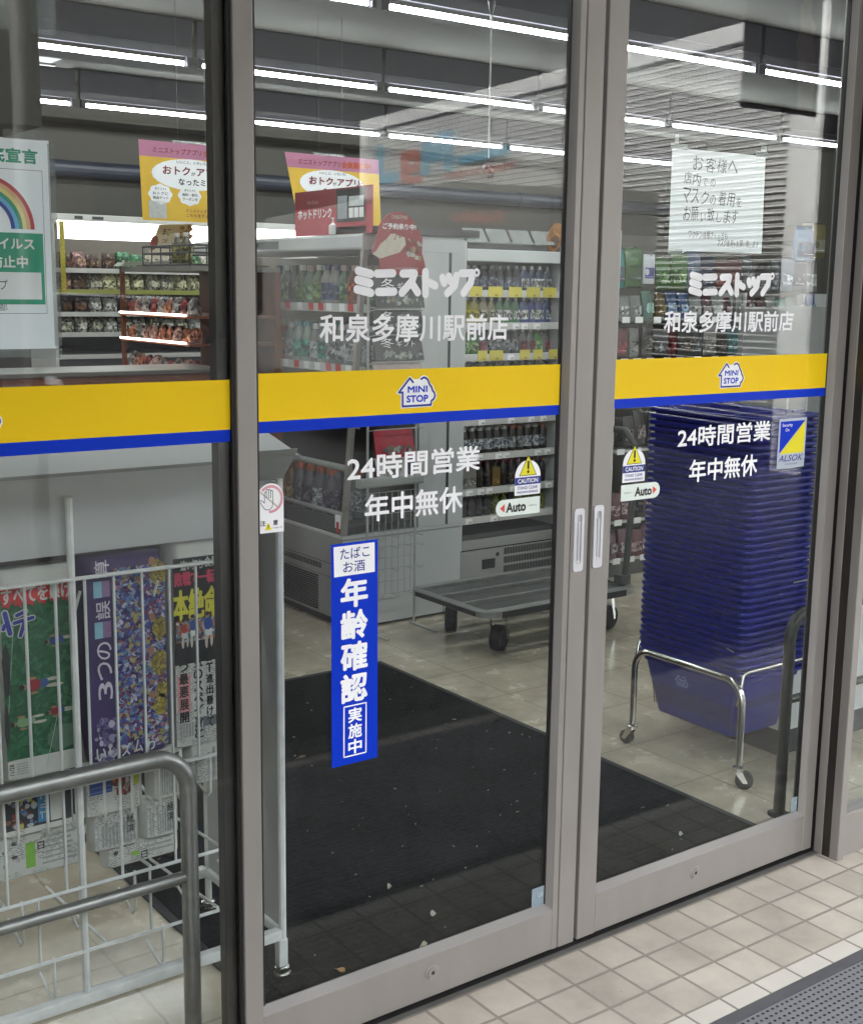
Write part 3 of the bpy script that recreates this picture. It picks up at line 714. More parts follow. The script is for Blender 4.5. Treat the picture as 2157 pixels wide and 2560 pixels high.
hand = [(0.5345,1.149),(0.5375,1.1485),(0.5435,1.1435),(0.5435,1.1625),(0.5455,1.1645),(0.5475,1.1625),(0.5475,1.1525),(0.5475,1.1675),(0.5495,1.1695),(0.5520,1.1675),(0.5520,1.1525),(0.5520,1.1670),(0.5545,1.1690),(0.5565,1.1670),(0.5565,1.1525),(0.5565,1.1650),(0.5588,1.1668),(0.5612,1.1650),(0.5612,1.142),(0.5590,1.1345),(0.5530,1.1300),(0.5450,1.1310),(0.5385,1.1380),(0.5345,1.1455)]
stroke(MB(), hand, 0.0011, YS-.0008, M['black_ink'], 6).build('hand_outline', t)
MB().text('注', (0.5340,YS-.0004,1.1000), X, Z, 0.0115, 0.0105, M['black_ink'], 0.02).text('意', (0.5615,YS-.0004,1.0995), X, Z, 0.0105, 0.0105, M['black_ink'], 0.02).text('nabco', (0.5615,YS-.0004,1.0935), X, Z, 0.019, 0.0035, M['grey_ink']).build('lettering', t)
MB().poly(facade([(0.5435,1.0915),(0.5590,1.0915),(0.5512,1.1055)], YS-.0004), M['caution_yellow']).poly(facade([(0.5506,1.094),(0.5518,1.094),(0.5522,1.1015),(0.5502,1.1015)], YS-.0008), M['black_ink']).build('warning_triangle', t)

# film tabs in the glass corners
for lab, x0, x1, z0, z1, y in (('small grey film tab in the lower corner of the nearer door', 1.2345, 1.2735, 0.124, 0.171, YS), ('small pale film tab in the lower corner of the farther door', 2.178, 2.2035, 0.127, 0.170, YS), ('small pale film tab in the lower corner of the fixed pane', 0.435, 0.4735, 0.036, 0.085, 0.0150)):
    b = MB().poly(facade(rrect(x0, x1, z0, z1, 0.004), y), mat('film_tab', '#8FA0AA', 0.35, 0, 0.12, 60, alpha=0.8))
    t = tag(b.build('film_tab'), lab, 'film tab', 'film tabs in the glass corners')
    MB().text('UV', (x0+(x1-x0)*0.5, y-.0004, z0+(z1-z0)*0.45), X, Z, (x1-x0)*0.42, 0.011, mat('tab_print', '#C3CDD2', 0.5, 0, 0)).build('lettering', t)

# handwritten notice behind the farther door pane
YP = 0.0275
t = thing('handwritten_notice', 'white handwritten paper notice taped to the farther door', 'notice', (1.763, YP, 1.637))
MB().poly(facade([(1.602,1.636),(1.929,1.638),(1.923,1.868),(1.600,1.864)], YP), M['paper']).build('sheet', t)
b = MB()
ink = mat('pencil_ink', '#4a4d52', 0.6, 0, 0.2, 90)
def hand_line(s, x0, x1, z0, z1, jit=0.05):
    n = len(s); w = (x1-x0)/n; rr = random.Random(hash(s) % 1000 if False else n*17)
    for i, ch in enumerate(s):
        sc = 0.62 if ch in 'のでいしをれた' else 0.92
        h = (z1-z0)*sc*(1+rr.uniform(-0.06, 0.06)); ww = w*min(1, sc+0.08)*0.86
        an = rr.uniform(-0.10, 0.06)
        u = Vector((math.cos(an), 0, math.sin(an))); v = Vector((-math.sin(an)+0.06, 0, math.cos(an)))
        b.text(ch, (x0+i*w+(w-ww)/2, YP-0.0006, z0+rr.uniform(-0.05, 0.05)*(z1-z0)), u, v, ww, h, ink, -0.012)
hand_line('お客様へ', 1.667, 1.828, 1.819, 1.853)
hand_line('店内での', 1.641, 1.755, 1.786, 1.815)
hand_line('マスクの着用を', 1.636, 1.850, 1.745, 1.780)
hand_line('お願い致します', 1.642, 1.836, 1.706, 1.739)
b.build('heading_writing', t); b = MB()
hand_line('ワクチン接種された方も', 1.664, 1.802, 1.667, 1.684)
hand_line('マスク着用をお願い致します', 1.764, 1.915, 1.650, 1.668)
b.build('footnote_writing', t)
for x0, x1, z0, z1 in ((1.594, 1.648, 1.862, 1.874), (1.606, 1.6185, 1.864, 1.896), (1.886, 1.930, 1.864, 1.878), (1.905, 1.925, 1.866, 1.892), (1.600, 1.648, 1.628, 1.640)):
    MB().poly(facade([(x0,z0),(x1,z0),(x1,z1),(x0,z1)], YP-0.0010), mat('sticky_tape', '#A9B7B4', 0.3, 0, 0.05, alpha=0.55)).build('tape', t)


# infection control poster behind the fixed pane
t = thing('rainbow_poster', 'white infection control poster with a rainbow and green box', 'poster', (-0.03, 0.024, 1.435))
yp = 0.0245
MB().poly(facade([(-0.085,1.435),(0.162,1.436),(0.163,1.767),(-0.085,1.766)], yp), M['paper2']).build('sheet', t)
MB().text('感染防止徹底宣言', (-0.066,yp-.0006,1.7285), X, Z, 0.210, 0.0235, M['green_print'], 0.035).build('heading', t)
b = MB()
for a in ([(-0.072,1.719),(0.150,1.719)],[(0.150,1.719),(0.1495,1.493)],[(0.1495,1.493),(-0.072,1.493)]): stroke(b, a, 0.0008, yp-.0004, M['grey_ink'], 4)
b.build('border_line', t)
b = MB()
for i, c in enumerate(('#C23A44','#E9B98A','#EFE08A','#27977A','#69BEE8','#2E3A9C')):
    r1 = 0.0835 - i*0.0063
    ring2(b, 0.051, 1.6265, r1-0.0063, r1, yp-.0006, colm(c, 0.5, 0.03), 0, 180, 40)
b.build('rainbow_arc', t)
MB().poly(facade([(-0.072,1.5075),(0.1475,1.5075),(0.1475,1.6205),(-0.072,1.6205)], yp-.0006), M['green_print']).build('green_box', t)
MB().text('新型コロナウイルス', (-0.048,yp-.0010,1.594), X, Z, 0.181, 0.0190, M['white_film'], 0.03).text('感染拡大防止中', (-0.022,yp-.0010,1.5315+.0335), X, Z, 0.143, 0.0195, M['white_film'], 0.03).build('box_lettering', t)
MB().poly(facade([(-0.066,1.5155),(0.142,1.5155),(0.142,1.5585),(-0.066,1.5585)], yp-.0010), M['white_film']).build('name_field', t)
MB().text('ミニストップ', (0.002,yp-.0014,1.530), X, Z, 0.085, 0.0165, M['black_ink'], -0.005).build('field_writing', t)
MB().text('東京都', (0.045,yp-.0006,1.497), X, Z, 0.040, 0.0125, M['grey_ink']).build('small_print', t)
b = MB()
for x0, x1, z0, z1 in ((0.09, 0.152, 1.766, 1.780), (0.160, 0.172, 1.44, 1.762), (0.115, 0.172, 1.421, 1.436), (-0.08, 0.115, 1.423, 1.436)):
    b.poly(facade([(x0,z0),(x1,z0),(x1,z1),(x0,z1)], yp-.0010), mat('clear_sleeve', '#8B918E', 0.25, 0, 0.15, 30, alpha=0.45))
b.build('clear_sleeve', t)

# =================================================================== OUTSIDE: mat
t = thing('outdoor_mat', 'grey perforated rubber mat on the tiles outside the doors', 'mat', (1.6, -0.9, 0))
mm = bpy.data.materials.new('perforated_mat'); mm.use_nodes = True
nt = mm.node_tree; bs = nt.nodes['Principled BSDF']; bs.inputs['Roughness'].default_value = 0.65
g = nt.nodes.new('ShaderNodeNewGeometry'); mp = nt.nodes.new('ShaderNodeMapping'); mp.inputs['Scale'].default_value = (62, 62, 0); nt.links.new(g.outputs['Position'], mp.inputs['Vector'])
sx = nt.nodes.new('ShaderNodeSeparateXYZ'); nt.links.new(mp.outputs[0], sx.inputs[0])
def mth(op, a, bb=None):
    n = nt.nodes.new('ShaderNodeMath'); n.operation = op
    for i, v in enumerate((a, bb)):
        if v is None: continue
        if isinstance(v, (int, float)): n.inputs[i].default_value = v
        else: nt.links.new(v, n.inputs[i])
    return n.outputs[0]
row = mth('FLOOR', sx.outputs[1]); xo = mth('ADD', sx.outputs[0], mth('MULTIPLY', mth('MODULO', row, 2.0), 0.5))
fx = mth('SUBTRACT', mth('FRACT', xo), 0.5); fy = mth('SUBTRACT', mth('FRACT', sx.outputs[1]), 0.5)
rd = mth('SQRT', mth('ADD', mth('MULTIPLY', fx, fx), mth('MULTIPLY', mth('MULTIPLY', fy, fy), 1.7)))
hole = nt.nodes.new('ShaderNodeMapRange'); hole.inputs['From Min'].default_value = 0.20; hole.inputs['From Max'].default_value = 0.29; nt.links.new(rd, hole.inputs['Value'])
mx = nt.nodes.new('ShaderNodeMix'); mx.data_type = 'RGBA'; mx.inputs['A'].default_value = lin('#1b1b1d'); mx.inputs['B'].default_value = lin('#77777b')
nt.links.new(hole.outputs[0], mx.inputs['Factor']); nt.links.new(mx.outputs['Result'], bs.inputs['Base Color'])
bp = nt.nodes.new('ShaderNodeBump'); bp.inputs['Strength'].default_value = 1.0; bp.inputs['Distance'].default_value = 0.006; nt.links.new(hole.outputs[0], bp.inputs['Height']); nt.links.new(bp.outputs[0], bs.inputs['Normal'])
MB().rbox(0.2, 2.36, -1.30, -0.448, 0.0005, 0.010, mm, 0.004, 'x').build('perforated_field', t)
MB().prism([(0.2, -0.409, 0.0008), (0.2, -0.4475, 0.0108), (0.2, -0.4475, 0.0008)], (2.16, 0, 0), mat('mat_edging', '#5c5c61', 0.5, 0, 0.15, 20)).build('edging', t)
# smaller white tile row before the mat is the cut course of the pavement
b = MB()
x = 1.3525 - 0.112*6
while x < 3.0:
    b.box(x+0.0035, x+0.1085, -0.4075, -0.3585, 0.0003, 0.0012, mat('white_tile', '#CBC5BC', 0.5, 0, 0.05, 9)); x += 0.112
struct(b.build('pavement_cut_course'))

# =================================================================== INSIDE: floor mat, ceiling lights
t = thing('door_mat', 'large black pile doormat on the floor inside the doors', 'mat', (1.44, 1.1, 0))
MB().box(0.635, 2.24, 0.06, 2.15, 0.0005, 0.008, M['doormat']).build('pile', t)
b = MB()
for x0, x1, y0, y1 in ((0.612, 0.634, 0.06, 2.18), (2.241, 2.263, 0.06, 2.18), (0.634, 2.241, 2.151, 2.18)):
    b.box(x0, x1, y0, y1, 0.0005, 0.006, M['rubber'])
b.build('rubber_border', t)
rr = random.Random(3)
b = MB()
for i in range(120):
    x, y = rr.uniform(0.66, 2.22), rr.uniform(0.08, 2.0) ** 1.0
    s = rr.uniform(0.0012, 0.0038); a = rr.uniform(0, 6.28); l = s*rr.uniform(0.8, 2.4)
    c_, s_ = math.cos(a), math.sin(a)
    b.prism([(x+c_*l, y+s_*l, 0.0125), (x-s_*s*0.5, y+c_*s*0.5, 0.0135), (x-c_*l, y-s_*l, 0.0125), (x+s_*s*0.5, y-c_*s*0.5, 0.013)], (0, 0, -0.0012), colm(rr.choice(('#8d8a80', '#77736a', '#9c9788')), 0.8))
o = b.build('grit'); o['kind'] = 'stuff'; o['label'] = 'pale grit and crumbs scattered over the black doormat'; o['category'] = 'grit'
def scrap(label, x, y, l, w, a, c, grp='scraps on the black doormat'):
    b = MB(Matrix.Translation((x, y, 0.0135)) @ Matrix.Rotation(a, 4, 'Z'))
    n = 11; r2 = random.Random(int(x*1000)); top = []
    for k in range(n):
        an = 2*math.pi*k/n; q = 1+r2.uniform(-0.25, 0.2)
        top.append((l*math.cos(an)*q, w*math.sin(an)*q, 0.003*math.sin(an*2)))
    b.prism(top, (0, 0, -0.002), colm(c, 0.8))
    tag(b.build('leaf_scrap', smooth=None), label, 'litter', grp)
scrap('large dry leaf scrap lying nearest the foot of the nearer door glass', 1.05, 0.19, 0.014, 0.006, 0.5, '#b3ab97')
scrap('brown curled leaf scrap on the mat near the rack foot', 0.83, 0.21, 0.012, 0.006, 2.2, '#b08d5c')
scrap('grey leaf scrap on the mat left of the film tab', 1.16, 0.30, 0.012, 0.007, 1.0, '#a8a59a')
scrap('long pale scrap on the mat in the middle of the nearer door', 1.15, 0.48, 0.013, 0.006, 0.9, '#aba694')
scrap('pale scrap on the mat behind the farther door', 1.95, 0.56, 0.014, 0.006, 0.2, '#9aa09c')
scrap('pale scrap on the mat close to the farther door rail', 2.02, 0.27, 0.011, 0.006, 0.7, '#9aa09c')
scrap('flat brown scrap on the mat far inside', 1.42, 1.40, 0.02, 0.005, 0.1, '#5f5347')

proto = thing('ceiling_lamp', 'fluorescent ceiling tube', 'ceiling lamp', (0, 0, 2.75), 'lit tube lamps in rows on the ceiling')
lb = MB().prism([(-0.612, -0.016, 2.83), (-0.612, 0.016, 2.83), (-0.612, 0.012, 2.787), (-0.612, -0.012, 2.787)], (1.224, 0, 0), M['lamp_body'])
lb.box(-0.61, 0.61, -0.02, 0.02, 2.8305, 2.979, M['lamp_body']); lb.build('channel', proto)
MB().tube([(-0.565, 0, 2.75), (0.565, 0, 2.75)], 0.0125, M['tube'], 10).build('tube', proto)
for sx_ in (-1, 1):
    MB().box(sx_*0.592-0.011, sx_*0.592+0.011, -0.014, 0.014, 2.732, 2.7845, M['lamp_body']).build('socket', proto)
rows = [('row nearest the doors', 2.72, 2.60, range(-3, 5)), ('middle row', 4.60, 2.63, range(-2, 6)), ('row farthest from the doors', 6.53, 2.70, range(-2, 6)), ('row right above the doormat', 0.82, 2.58, range(-3, 5))]
ordn = ['leftmost', 'second', 'third', 'fourth', 'fifth', 'sixth', 'seventh', 'eighth', 'ninth']
first = True
for rn, y, gx, rg in rows:
    for i, k in enumerate(rg):
        x = gx + 1.25*(k-0.5)
        lab = 'lit ceiling tube, %s from the left in the %s' % (ordn[i], rn) if i else 'lit ceiling tube at the left end of the %s' % rn
        if first: proto.location = (x, y, 2.75); proto['label'] = lab; first = False
        else: copy_tree(proto, (x, y, 2.75), label=lab)

# ceiling beams, air conditioner, hanging boxed beam, duct
tag(MB().rbox(-3.0, 9.5, 7.05, 7.30, 2.72, 2.979, M['ceiling'], 0.01, 'x').build('ceiling_beam'), 'boxed ceiling beam along the back of the shop', 'beam')
tag(MB().rbox(-3.0, 9.5, 5.2, 5.55, 2.86, 2.979, M['ceiling'], 0.01, 'x').build('ceiling_beam'), 'shallow boxed ceiling beam between the two farther lamp rows', 'beam')
tag(MB().rbox(-2.2, 0.852, 2.0, 2.5, 2.03, 2.979, M['ceiling'], 0.006, 'z').build('hanging_box'), 'pale boxed bulkhead hanging from the ceiling behind the rainbow poster', 'bulkhead')
t = thing('air_conditioner', 'ceiling air conditioner with open dark grille between lamp rows at the left', 'air conditioner', (2.0, 5.7, 2.93))
MB().rbox(1.50, 2.55, 5.45, 6.25, 2.93, 2.979, M['ceiling'], 0.02).build('panel', t)
MB().box(1.68, 2.37, 5.60, 6.10, 2.924, 2.9295, M['case_dark']).build('intake_grille', t)
for yy in (5.49, 6.17): MB().box(1.62, 2.43, yy, yy+0.035, 2.922, 2.9295, M['frame_light']).build('louvre', t)
t = thing('air_duct', 'dark navy pipe duct running along the back wall', 'duct', (3.2, 7.46, 2.35))
MB().tube([(-3.0, 7.46, 2.41), (9.5, 7.46, 2.41)], 0.062, M['duct'], 16).build('pipe', t)
for xx in (1.2, 4.5, 7.4): MB().tube([(xx-0.02, 7.46, 2.41), (xx+0.02, 7.46, 2.41)], 0.07, M['duct'], 16).build('collar', t)
# hanging cord with clip
t = thing('ceiling_pendant', 'thin clear cord with a dark clip hanging from the ceiling above the bottle cooler', 'cord', (2.646, 2.0, 2.0))
MB().tube([(2.646, 2.0, 2.979), (2.646, 2.0, 2.06)], 0.0035, mat('clear_cord', '#9a9a94', 0.3, 0, 0.1), 6).build('cord', t)
MB().lathe([(0.004, 2.665), (0.016, 2.65), (0.010, 2.62), (0.004, 2.60)], 2.646, 2.0, M['case_dark'], 10).build('bracket', t)
b = MB()
for dx, dz, r in ((-0.012, 0.02, 0.013), (0.012, 0.006, 0.013), (0.012, -0.014, 0.013)):
    b.lathe([(0.003, 2.005+dz-r), (r, 2.005+dz-r*0.4), (r, 2.005+dz+r*0.4), (0.003, 2.005+dz+r)], 2.646+dx, 2.0, mat('dark_red_plastic', '#2e1418', 0.4), 10)
b.build('clip', t)

# =================================================================== NEWSPAPER RACK
rk = thing('newspaper_rack', 'white wire newspaper rack on castors inside the fixed pane', 'newspaper rack', (0.2, 0.45, 0))
WW = M['white_wire']
b = MB()
xr, xl = 0.705, -0.62
for x in (xr, xl):
    b.tube([(x, 0.25, 0.05), (x, 0.25, 1.148)], 0.0085, WW, 8)
    b.tube([(x, 0.62, 0.05), (x, 0.62, 1.148)], 0.0085, WW, 8)
b.rbox(xl, xr-0.009, 0.238, 0.262, 0.112, 0.136, WW, 0.003, 'x')
b.rbox(xl, xr-0.009, 0.608, 0.632, 0.112, 0.136, WW, 0.003, 'x')
for x in (xr, xl): b.rbox(x-0.011, x+0.011, 0.263, 0.607, 0.114, 0.134, WW, 0.003, 'y')
b.tube([(0.255, 0.25, 0.137), (0.255, 0.25, 1.147)], 0.0075, WW, 8)
b.rbox(xr-0.014, xr+0.008, 0.240, 0.262, 0.048, 0.111, WW, 0.002)
b.build('frame', rk, 40)
MB().box(xr-0.003, xr+0.001, 0.26, 0.61, 0.137, 1.14, M['grey_panel2']).build('side_panel', rk)
MB().prism([(xl, 0.262, 1.035), (xl, 0.262, 1.188), (xl, 0.268, 1.188), (xl, 0.268, 1.035)], (xr-xl-0.01, 0, 0), M['grey_panel2']).build('header_panel', rk)
MB().prism([(xl, 0.255, 1.193), (xl, 0.43, 1.235), (xl, 0.43, 1.228), (xl, 0.255, 1.186)], (xr-xl+0.055, 0, 0), M['grey_panel']).build('top_tray', rk)
MB().prism([(xr-0.05, 0.2575, 1.145), (xr+0.012, 0.2575, 1.145), (xr+0.043, 0.2575, 1.190), (xr+0.05, 0.2575, 1.207), (xr-0.05, 0.2575, 1.207)], (0, 0.004, 0), M['grey_panel']).build('header_bracket', rk)
def pocket(ztop, zbot, yo, hooks, xs):
    b = MB(); xr = 0.605
    if ztop: b.tube([(xl, 0.245+yo, ztop), (xr, 0.245+yo, ztop)], 0.0042, WW, 6)
    b.tube([(xl, 0.245+yo, zbot), (xr, 0.245+yo, zbot)], 0.0042, WW, 6)
    for x in xs:
        b.tube([(x, 0.2485+yo, (ztop or zbot+hooks)), (x, 0.2485+yo, zbot)], 0.0032, WW, 6)
        b.tube([(x+0.028, 0.255+yo, zbot), (x+0.028, 0.255+yo, zbot-0.085), (x+0.028, 0.270+yo, zbot-0.098), (x+0.028, 0.345+yo, zbot-0.075)], 0.0032, WW, 6)
    b.build('wire_pocket', rk, 60)
xs1 = [0.164 + 0.0578*i for i in range(-13, 8)]
pocket(0.990, 0.578, 0, 0, xs1)
pocket(None, 0.3635, 0.0, 0.21, xs1[::2])
pocket(None, 0.227, 0.0, 0.13, xs1[1::4])
b = MB()
for x0 in (-0.35, -0.05, 0.255, 0.415, 0.60):
    b.tube([(x0+0.02, 0.262, 0.96), (x0-0.03, 0.40, 0.60), (x0-0.03, 0.60, 0.30)], 0.0034, WW, 6)
for x0 in (0.10, 0.40, 0.56): b.tube([(x0, 0.255, 0.364), (x0+0.0, 0.61, 0.34)], 0.0034, WW, 6)
for x0 in (0.30, 0.55): b.tube([(x0, 0.255, 0.228), (x0, 0.61, 0.20)], 0.0034, WW, 6)
b.build('brace_wires', rk, 60)
MB().prism([(xl+0.02, 0.300, 0.60), (xl+0.02, 0.46, 1.13), (xl+0.02, 0.468, 1.13), (xl+0.02, 0.308, 0.60)], (xr-xl-0.04, 0, 0), mat('rack_back', '#77746a', 0.6)).build('back_plate', rk)
for x in (xr-0.002, xl+0.01):
    for y in (0.25, 0.62):
        c = MB().lathe([(0.012, 0.047), (0.017, 0.044), (0.017, 0.036), (0.010, 0.034)], x, y, M['chrome'], 12).lathe([(0.016, 0.0335), (0.020, 0.030), (0.020, 0.012), (0.015, 0.0085)], x, y, M['chrome'], 12)
        c.build('castor', rk, 40)

# ---- newspapers standing in the rack
def paper_body(x0, x1, z0, z1, y, d, mt, rim=0.02):
    """folded newspaper bundle: flat face at y, rolled edges, paper-white rolled fold on top"""
    b = MB()
    n = 5; prof = []
    for k in range(n+1):
        a = R(90*k/n); prof.append((x0 + d*(1-math.sin(a)), y + d*(1-math.cos(a))))
    left = [(x0 + 0.018*(1-math.sin(R(90*k/n))), y + d*(1-math.cos(R(90*k/n)))) for k in range(n, -1, -1)][::-1]
    right = [(x1 - 0.018*(1-math.sin(R(90*k/n))), y + d*(1-math.cos(R(90*k/n)))) for k in range(n, -1, -1)]
    sec = []
    for k in range(n+1):
        a = R(90 - 90*k/n); sec.append((x0 + 0.018*(1-math.cos(R(90)-a)) if False else x0 + 0.018*(1-math.sin(a)), y + d*(1-math.sin(a))))
    sec = [(x0, y+d)] + [(x0+0.018*(1-math.cos(R(18*k))), y+d*(1-math.sin(R(18*k)))) for k in range(1, 6)]
    sec += [(x1-0.018*(1-math.cos(R(18*k))), y+d*(1-math.sin(R(18*k)))) for k in range(5, 0, -1)] + [(x1, y+d)]
    zs = [(z0, d*0.25), (z0+0.006, 0), (z1-rim, 0), (z1-rim*0.4, d*0.10), (z1, d*0.35)]
    V = []; m_ = len(sec)
    for z, push in zs:
        for (px_, py_) in sec: V.append((px_, min(py_+push, y+d), z))
    F = []
    for i in range(len(zs)-1):
        for k in range(m_-1): F.append((i*m_+k, i*m_+k+1, (i+1)*m_+k+1, (i+1)*m_+k))
    F.append(tuple(range(m_-1, -1, -1))); F.append(tuple(range((len(zs)-1)*m_, len(zs)*m_)))
    F.append(tuple([i*m_ for i in range(len(zs))] + [i*m_+m_-1 for i in range(len(zs)-1, -1, -1)]))
    b.add(V, F, mt); return b
def quad(b, x0, x1, z0, z1, y, mt): return b.poly([(x0,y,z0),(x1,y,z0),(x1,y,z1),(x0,y,z1)], mt)
def rblob(b, cx, cz, rx_, rz_, y, mt, n=9, rr=random):
    b.poly([(cx+rx_*math.cos(2*math.pi*k/n)*rr.uniform(.75,1.15), y, cz+rz_*math.sin(2*math.pi*k/n)*rr.uniform(.75,1.15)) for k in range(n)], mt)
def player(b, x, z, h, y, shirt, rr, shorts='#d8d8d8', lying=True):
    """tiny printed footballer in a news photo, lying sideways as the page is turned"""
    sk = colm('#a07a5e', 0.7); u, v = ((1,0),(0,1)) if lying else ((0,-1),(1,0))
    def pt(a, c): return (x+u[0]*a*h+v[0]*c*h, z+u[1]*a*h+v[1]*c*h)
    def bl(a, c, ra, rc, mt, dy):
        n = 8; pts = []
        for k in range(n):
            p = pt(a+ra*math.cos(2*math.pi*k/n)*rr.uniform(.85,1.1), c+rc*math.sin(2*math.pi*k/n)*rr.uniform(.85,1.1)); pts.append((p[0], y-dy, p[1]))
        if not lying: pts.reverse()
        b.poly(pts, mt)
    bl(0.74, rr.uniform(-.06,.06), 0.20, 0.045, colm('#b9b2a6', 0.7), 0.0001); bl(0.70, rr.uniform(.05,.14), 0.18, 0.04, colm('#b9b2a6', 0.7), 0.0002)
    bl(0.50, 0.03, 0.12, 0.11, colm(shorts, 0.7), 0.0003); bl(0.30, 0.02, 0.16, 0.14, colm(shirt, 0.7), 0.0004)
    bl(0.26, 0.17, 0.12, 0.035, sk, 0.0005); bl(0.30, -0.15, 0.10, 0.03, sk, 0.00055)
    bl(0.08, 0.0, 0.07, 0.065, sk, 0.0006); bl(0.04, 0.0, 0.06, 0.065, M['black_ink'], 0.0007)
def crowd(b, x0, x1, z0, z1, y, n, cols, rr, s0=0.004, s1=0.014):
    for i in range(n):
        rblob(b, rr.uniform(x0, x1), rr.uniform(z0, z1), rr.uniform(s0, s1), rr.uniform(s0, s1), y-0.00002*(i % 40), colm(rr.choice(cols), 0.7), 7, rr)
rr = random.Random(11); yN = 0.272
def news(label, x0, x1, z0, z1, y=yN, d=0.05, mt=None, rim=0.02, grp='newspapers in the wire rack'):
    t = thing('newspaper', label, 'newspaper', ((x0+x1)/2, y+d/2, z0), grp)
    paper_body(x0, x1, z0, z1, y, d, mt or M['news'], rim).build('folded_sheets', t, 50)
    return t
# green football front page
t = news('newspaper with a green football pitch front page', 0.118, 0.272, 0.600, 1.012, rim=0.03)
b = quad(MB(), 0.125, 0.263, 0.645, 0.985, yN-.0006, busy('pitch_photo_print', ('#2b5a3d','#2f6042','#356a4a','#2c5c40','#3f7152','#28533a'), 120, 0))
for q in ((0.128,0.70,0.150,0.93),(0.20,0.62,0.235,0.76)):
    stroke(b, [(q[0],q[1]),(q[2],q[3])], 0.0012, yN-.0009, colm('#9fb3a4', .7))
rblob(b, 0.131, 0.82, 0.008, 0.06, yN-.0009, colm('#1e2422', .7), 9, rr); rblob(b, 0.128, 0.72, 0.006, 0.05, yN-.0009, colm('#2b2f2d', .7), 9, rr)
rblob(b, 0.235, 0.675, 0.03, 0.03, yN-.0008, colm('#56745f', .7), 9, rr)
b.build('pitch_photo', t)
b = MB()
player(b, 0.206, 0.868, 0.062, yN-.0010, '#26407e', rr, '#2a3f80'); player(b, 0.155, 0.786, 0.09, yN-.0010, '#8f2a30', rr, '#3b5a8c')
player(b, 0.203, 0.727, 0.06, yN-.0010, '#8f2a30', rr, '#24457e'); player(b, 0.135, 0.716, 0.075, yN-.0010, '#7fa377', rr, '#7f9f7a')
b.build('printed_players', t)
b = MB()
for i, ch in enumerate('すべてを懸け'):
    x = 0.126+i*0.0228; q = [(x+0.0115+0.0145*math.cos(2*math.pi*k/14)*(1.0 if k % 2 else 0.72), yN-.0012-.00003*i, 0.9655+0.025*math.sin(2*math.pi*k/14)*(1.0 if k % 2 else 0.72)) for k in range(14)]
    b.poly(q, M['red_ink'])
    b.text(ch, (x+0.001, yN-.0018, 0.951), X, Z, 0.0205, 0.030, M['news'], 0.03)
for dx, wd, mt_, dy in ((0,0.014,M['news'],.0014),(0,0.009,colm('#27348f',.6),.0022)):
    stroke(b, [(0.133,0.935),(0.141,0.895)], wd, yN-dy, mt_); stroke(b, [(0.129,0.905),(0.131,0.912)], wd*.8, yN-dy, mt_)
    stroke(b, [(0.155,0.928),(0.172,0.934)], wd*.8, yN-dy-.0002, mt_); stroke(b, [(0.150,0.914),(0.185,0.920)], wd*.8, yN-dy-.0002, mt_); stroke(b, [(0.170,0.918),(0.160,0.888)], wd*.8, yN-dy-.0004, mt_)
b.build('headline', t)
b = quad(MB(), 0.126, 0.168, 0.610, 0.643, yN-.0009, M['news'])
b.text('11/28', (0.1285,yN-.0013,0.616), X, Z, 0.009, 0.022, M['black_ink'], 0.02, 0, True, 90)
for i in range(5): quad(b, 0.142, 0.164, 0.615+i*0.005, 0.6172+i*0.005, yN-.0013, M['news_grey'])
b.build('date_box', t)
# purple page
t = news('newspaper with a purple column and packed football crowd photo', 0.288, 0.458, 0.600, 1.018, rim=0.012, mt=M['purple'])
b = quad(MB(), 0.291, 0.345, 0.62, 0.99, yN-.0006, M['purple']); quad(b, 0.345, 0.454, 0.615, 0.995, yN-.0006, busy('crowd_photo_print', ('#2c3470','#4a5598','#8a8fb0','#6a4a68','#b3aec2','#33284e','#5e7da0','#7a4050','#474a80','#a09a5c'), 150, 0)); b.build('photo_ground', t)
b = MB()
crowd(b, 0.348, 0.452, 0.625, 0.99, yN-.0010, 90, ('#5a62a0','#2f3f86','#7d83a8','#a0627c','#c2bfd0','#3c3558','#8c8f4a','#7a2f45','#4d86a8','#6f5c96'), rr, 0.0025, 0.006)
crowd(b, 0.300, 0.345, 0.60, 0.69, yN-.0010, 60, ('#8e88a4','#5c5480','#b6b1c6','#3c3558','#6c6090'), rr, 0.003, 0.009)
for zc, w in ((0.975, 0.022), (0.862, 0.02), (0.79, 0.022), (0.732, 0.016), (0.70, 0.02)):
    rblob(b, 0.444-rr.uniform(0,0.012), zc, w*.8, w*1.25, yN-.0022, busy('yellow_shirt_print', ('#a08f3c','#8f7c30','#b3a458','#7d6f38','#5f5a48'), 190, 0), 11, rr)
    rblob(b, 0.430-rr.uniform(0,0.012), zc+w*1.2, w*.35, w*.4, yN-.0024, colm('#9a7058', .7), 9, rr)
b.build('crowd_photo', t)
b = MB()
for i, ch in enumerate('3つの□誤□算'):
    if ch == '□':
        quad(b, 0.305, 0.322, 0.735+i*0.041, 0.735+i*0.041+0.033, yN-.0014, colm('#86b7c9', .6)); quad(b, 0.3225, 0.338, 0.735+i*0.041, 0.735+i*0.041+0.033, yN-.0014, colm('#8d6f96', .6))
    else: b.text(ch, (0.308, yN-.0014, 0.732+i*0.041), X, Z, 0.030, 0.036, colm('#cfc6d4', .6), 0.01, 0, True, 90)
b.build('headline', t)
b = MB()
for i, ch in enumerate('いリズムわ'): b.text(ch, (0.300+i*0.026, yN-.0016, 0.607+0.002*(i % 2)), X, Z, 0.020, 0.026, M['news'], 0.02)
b.build('foot_lettering', t)
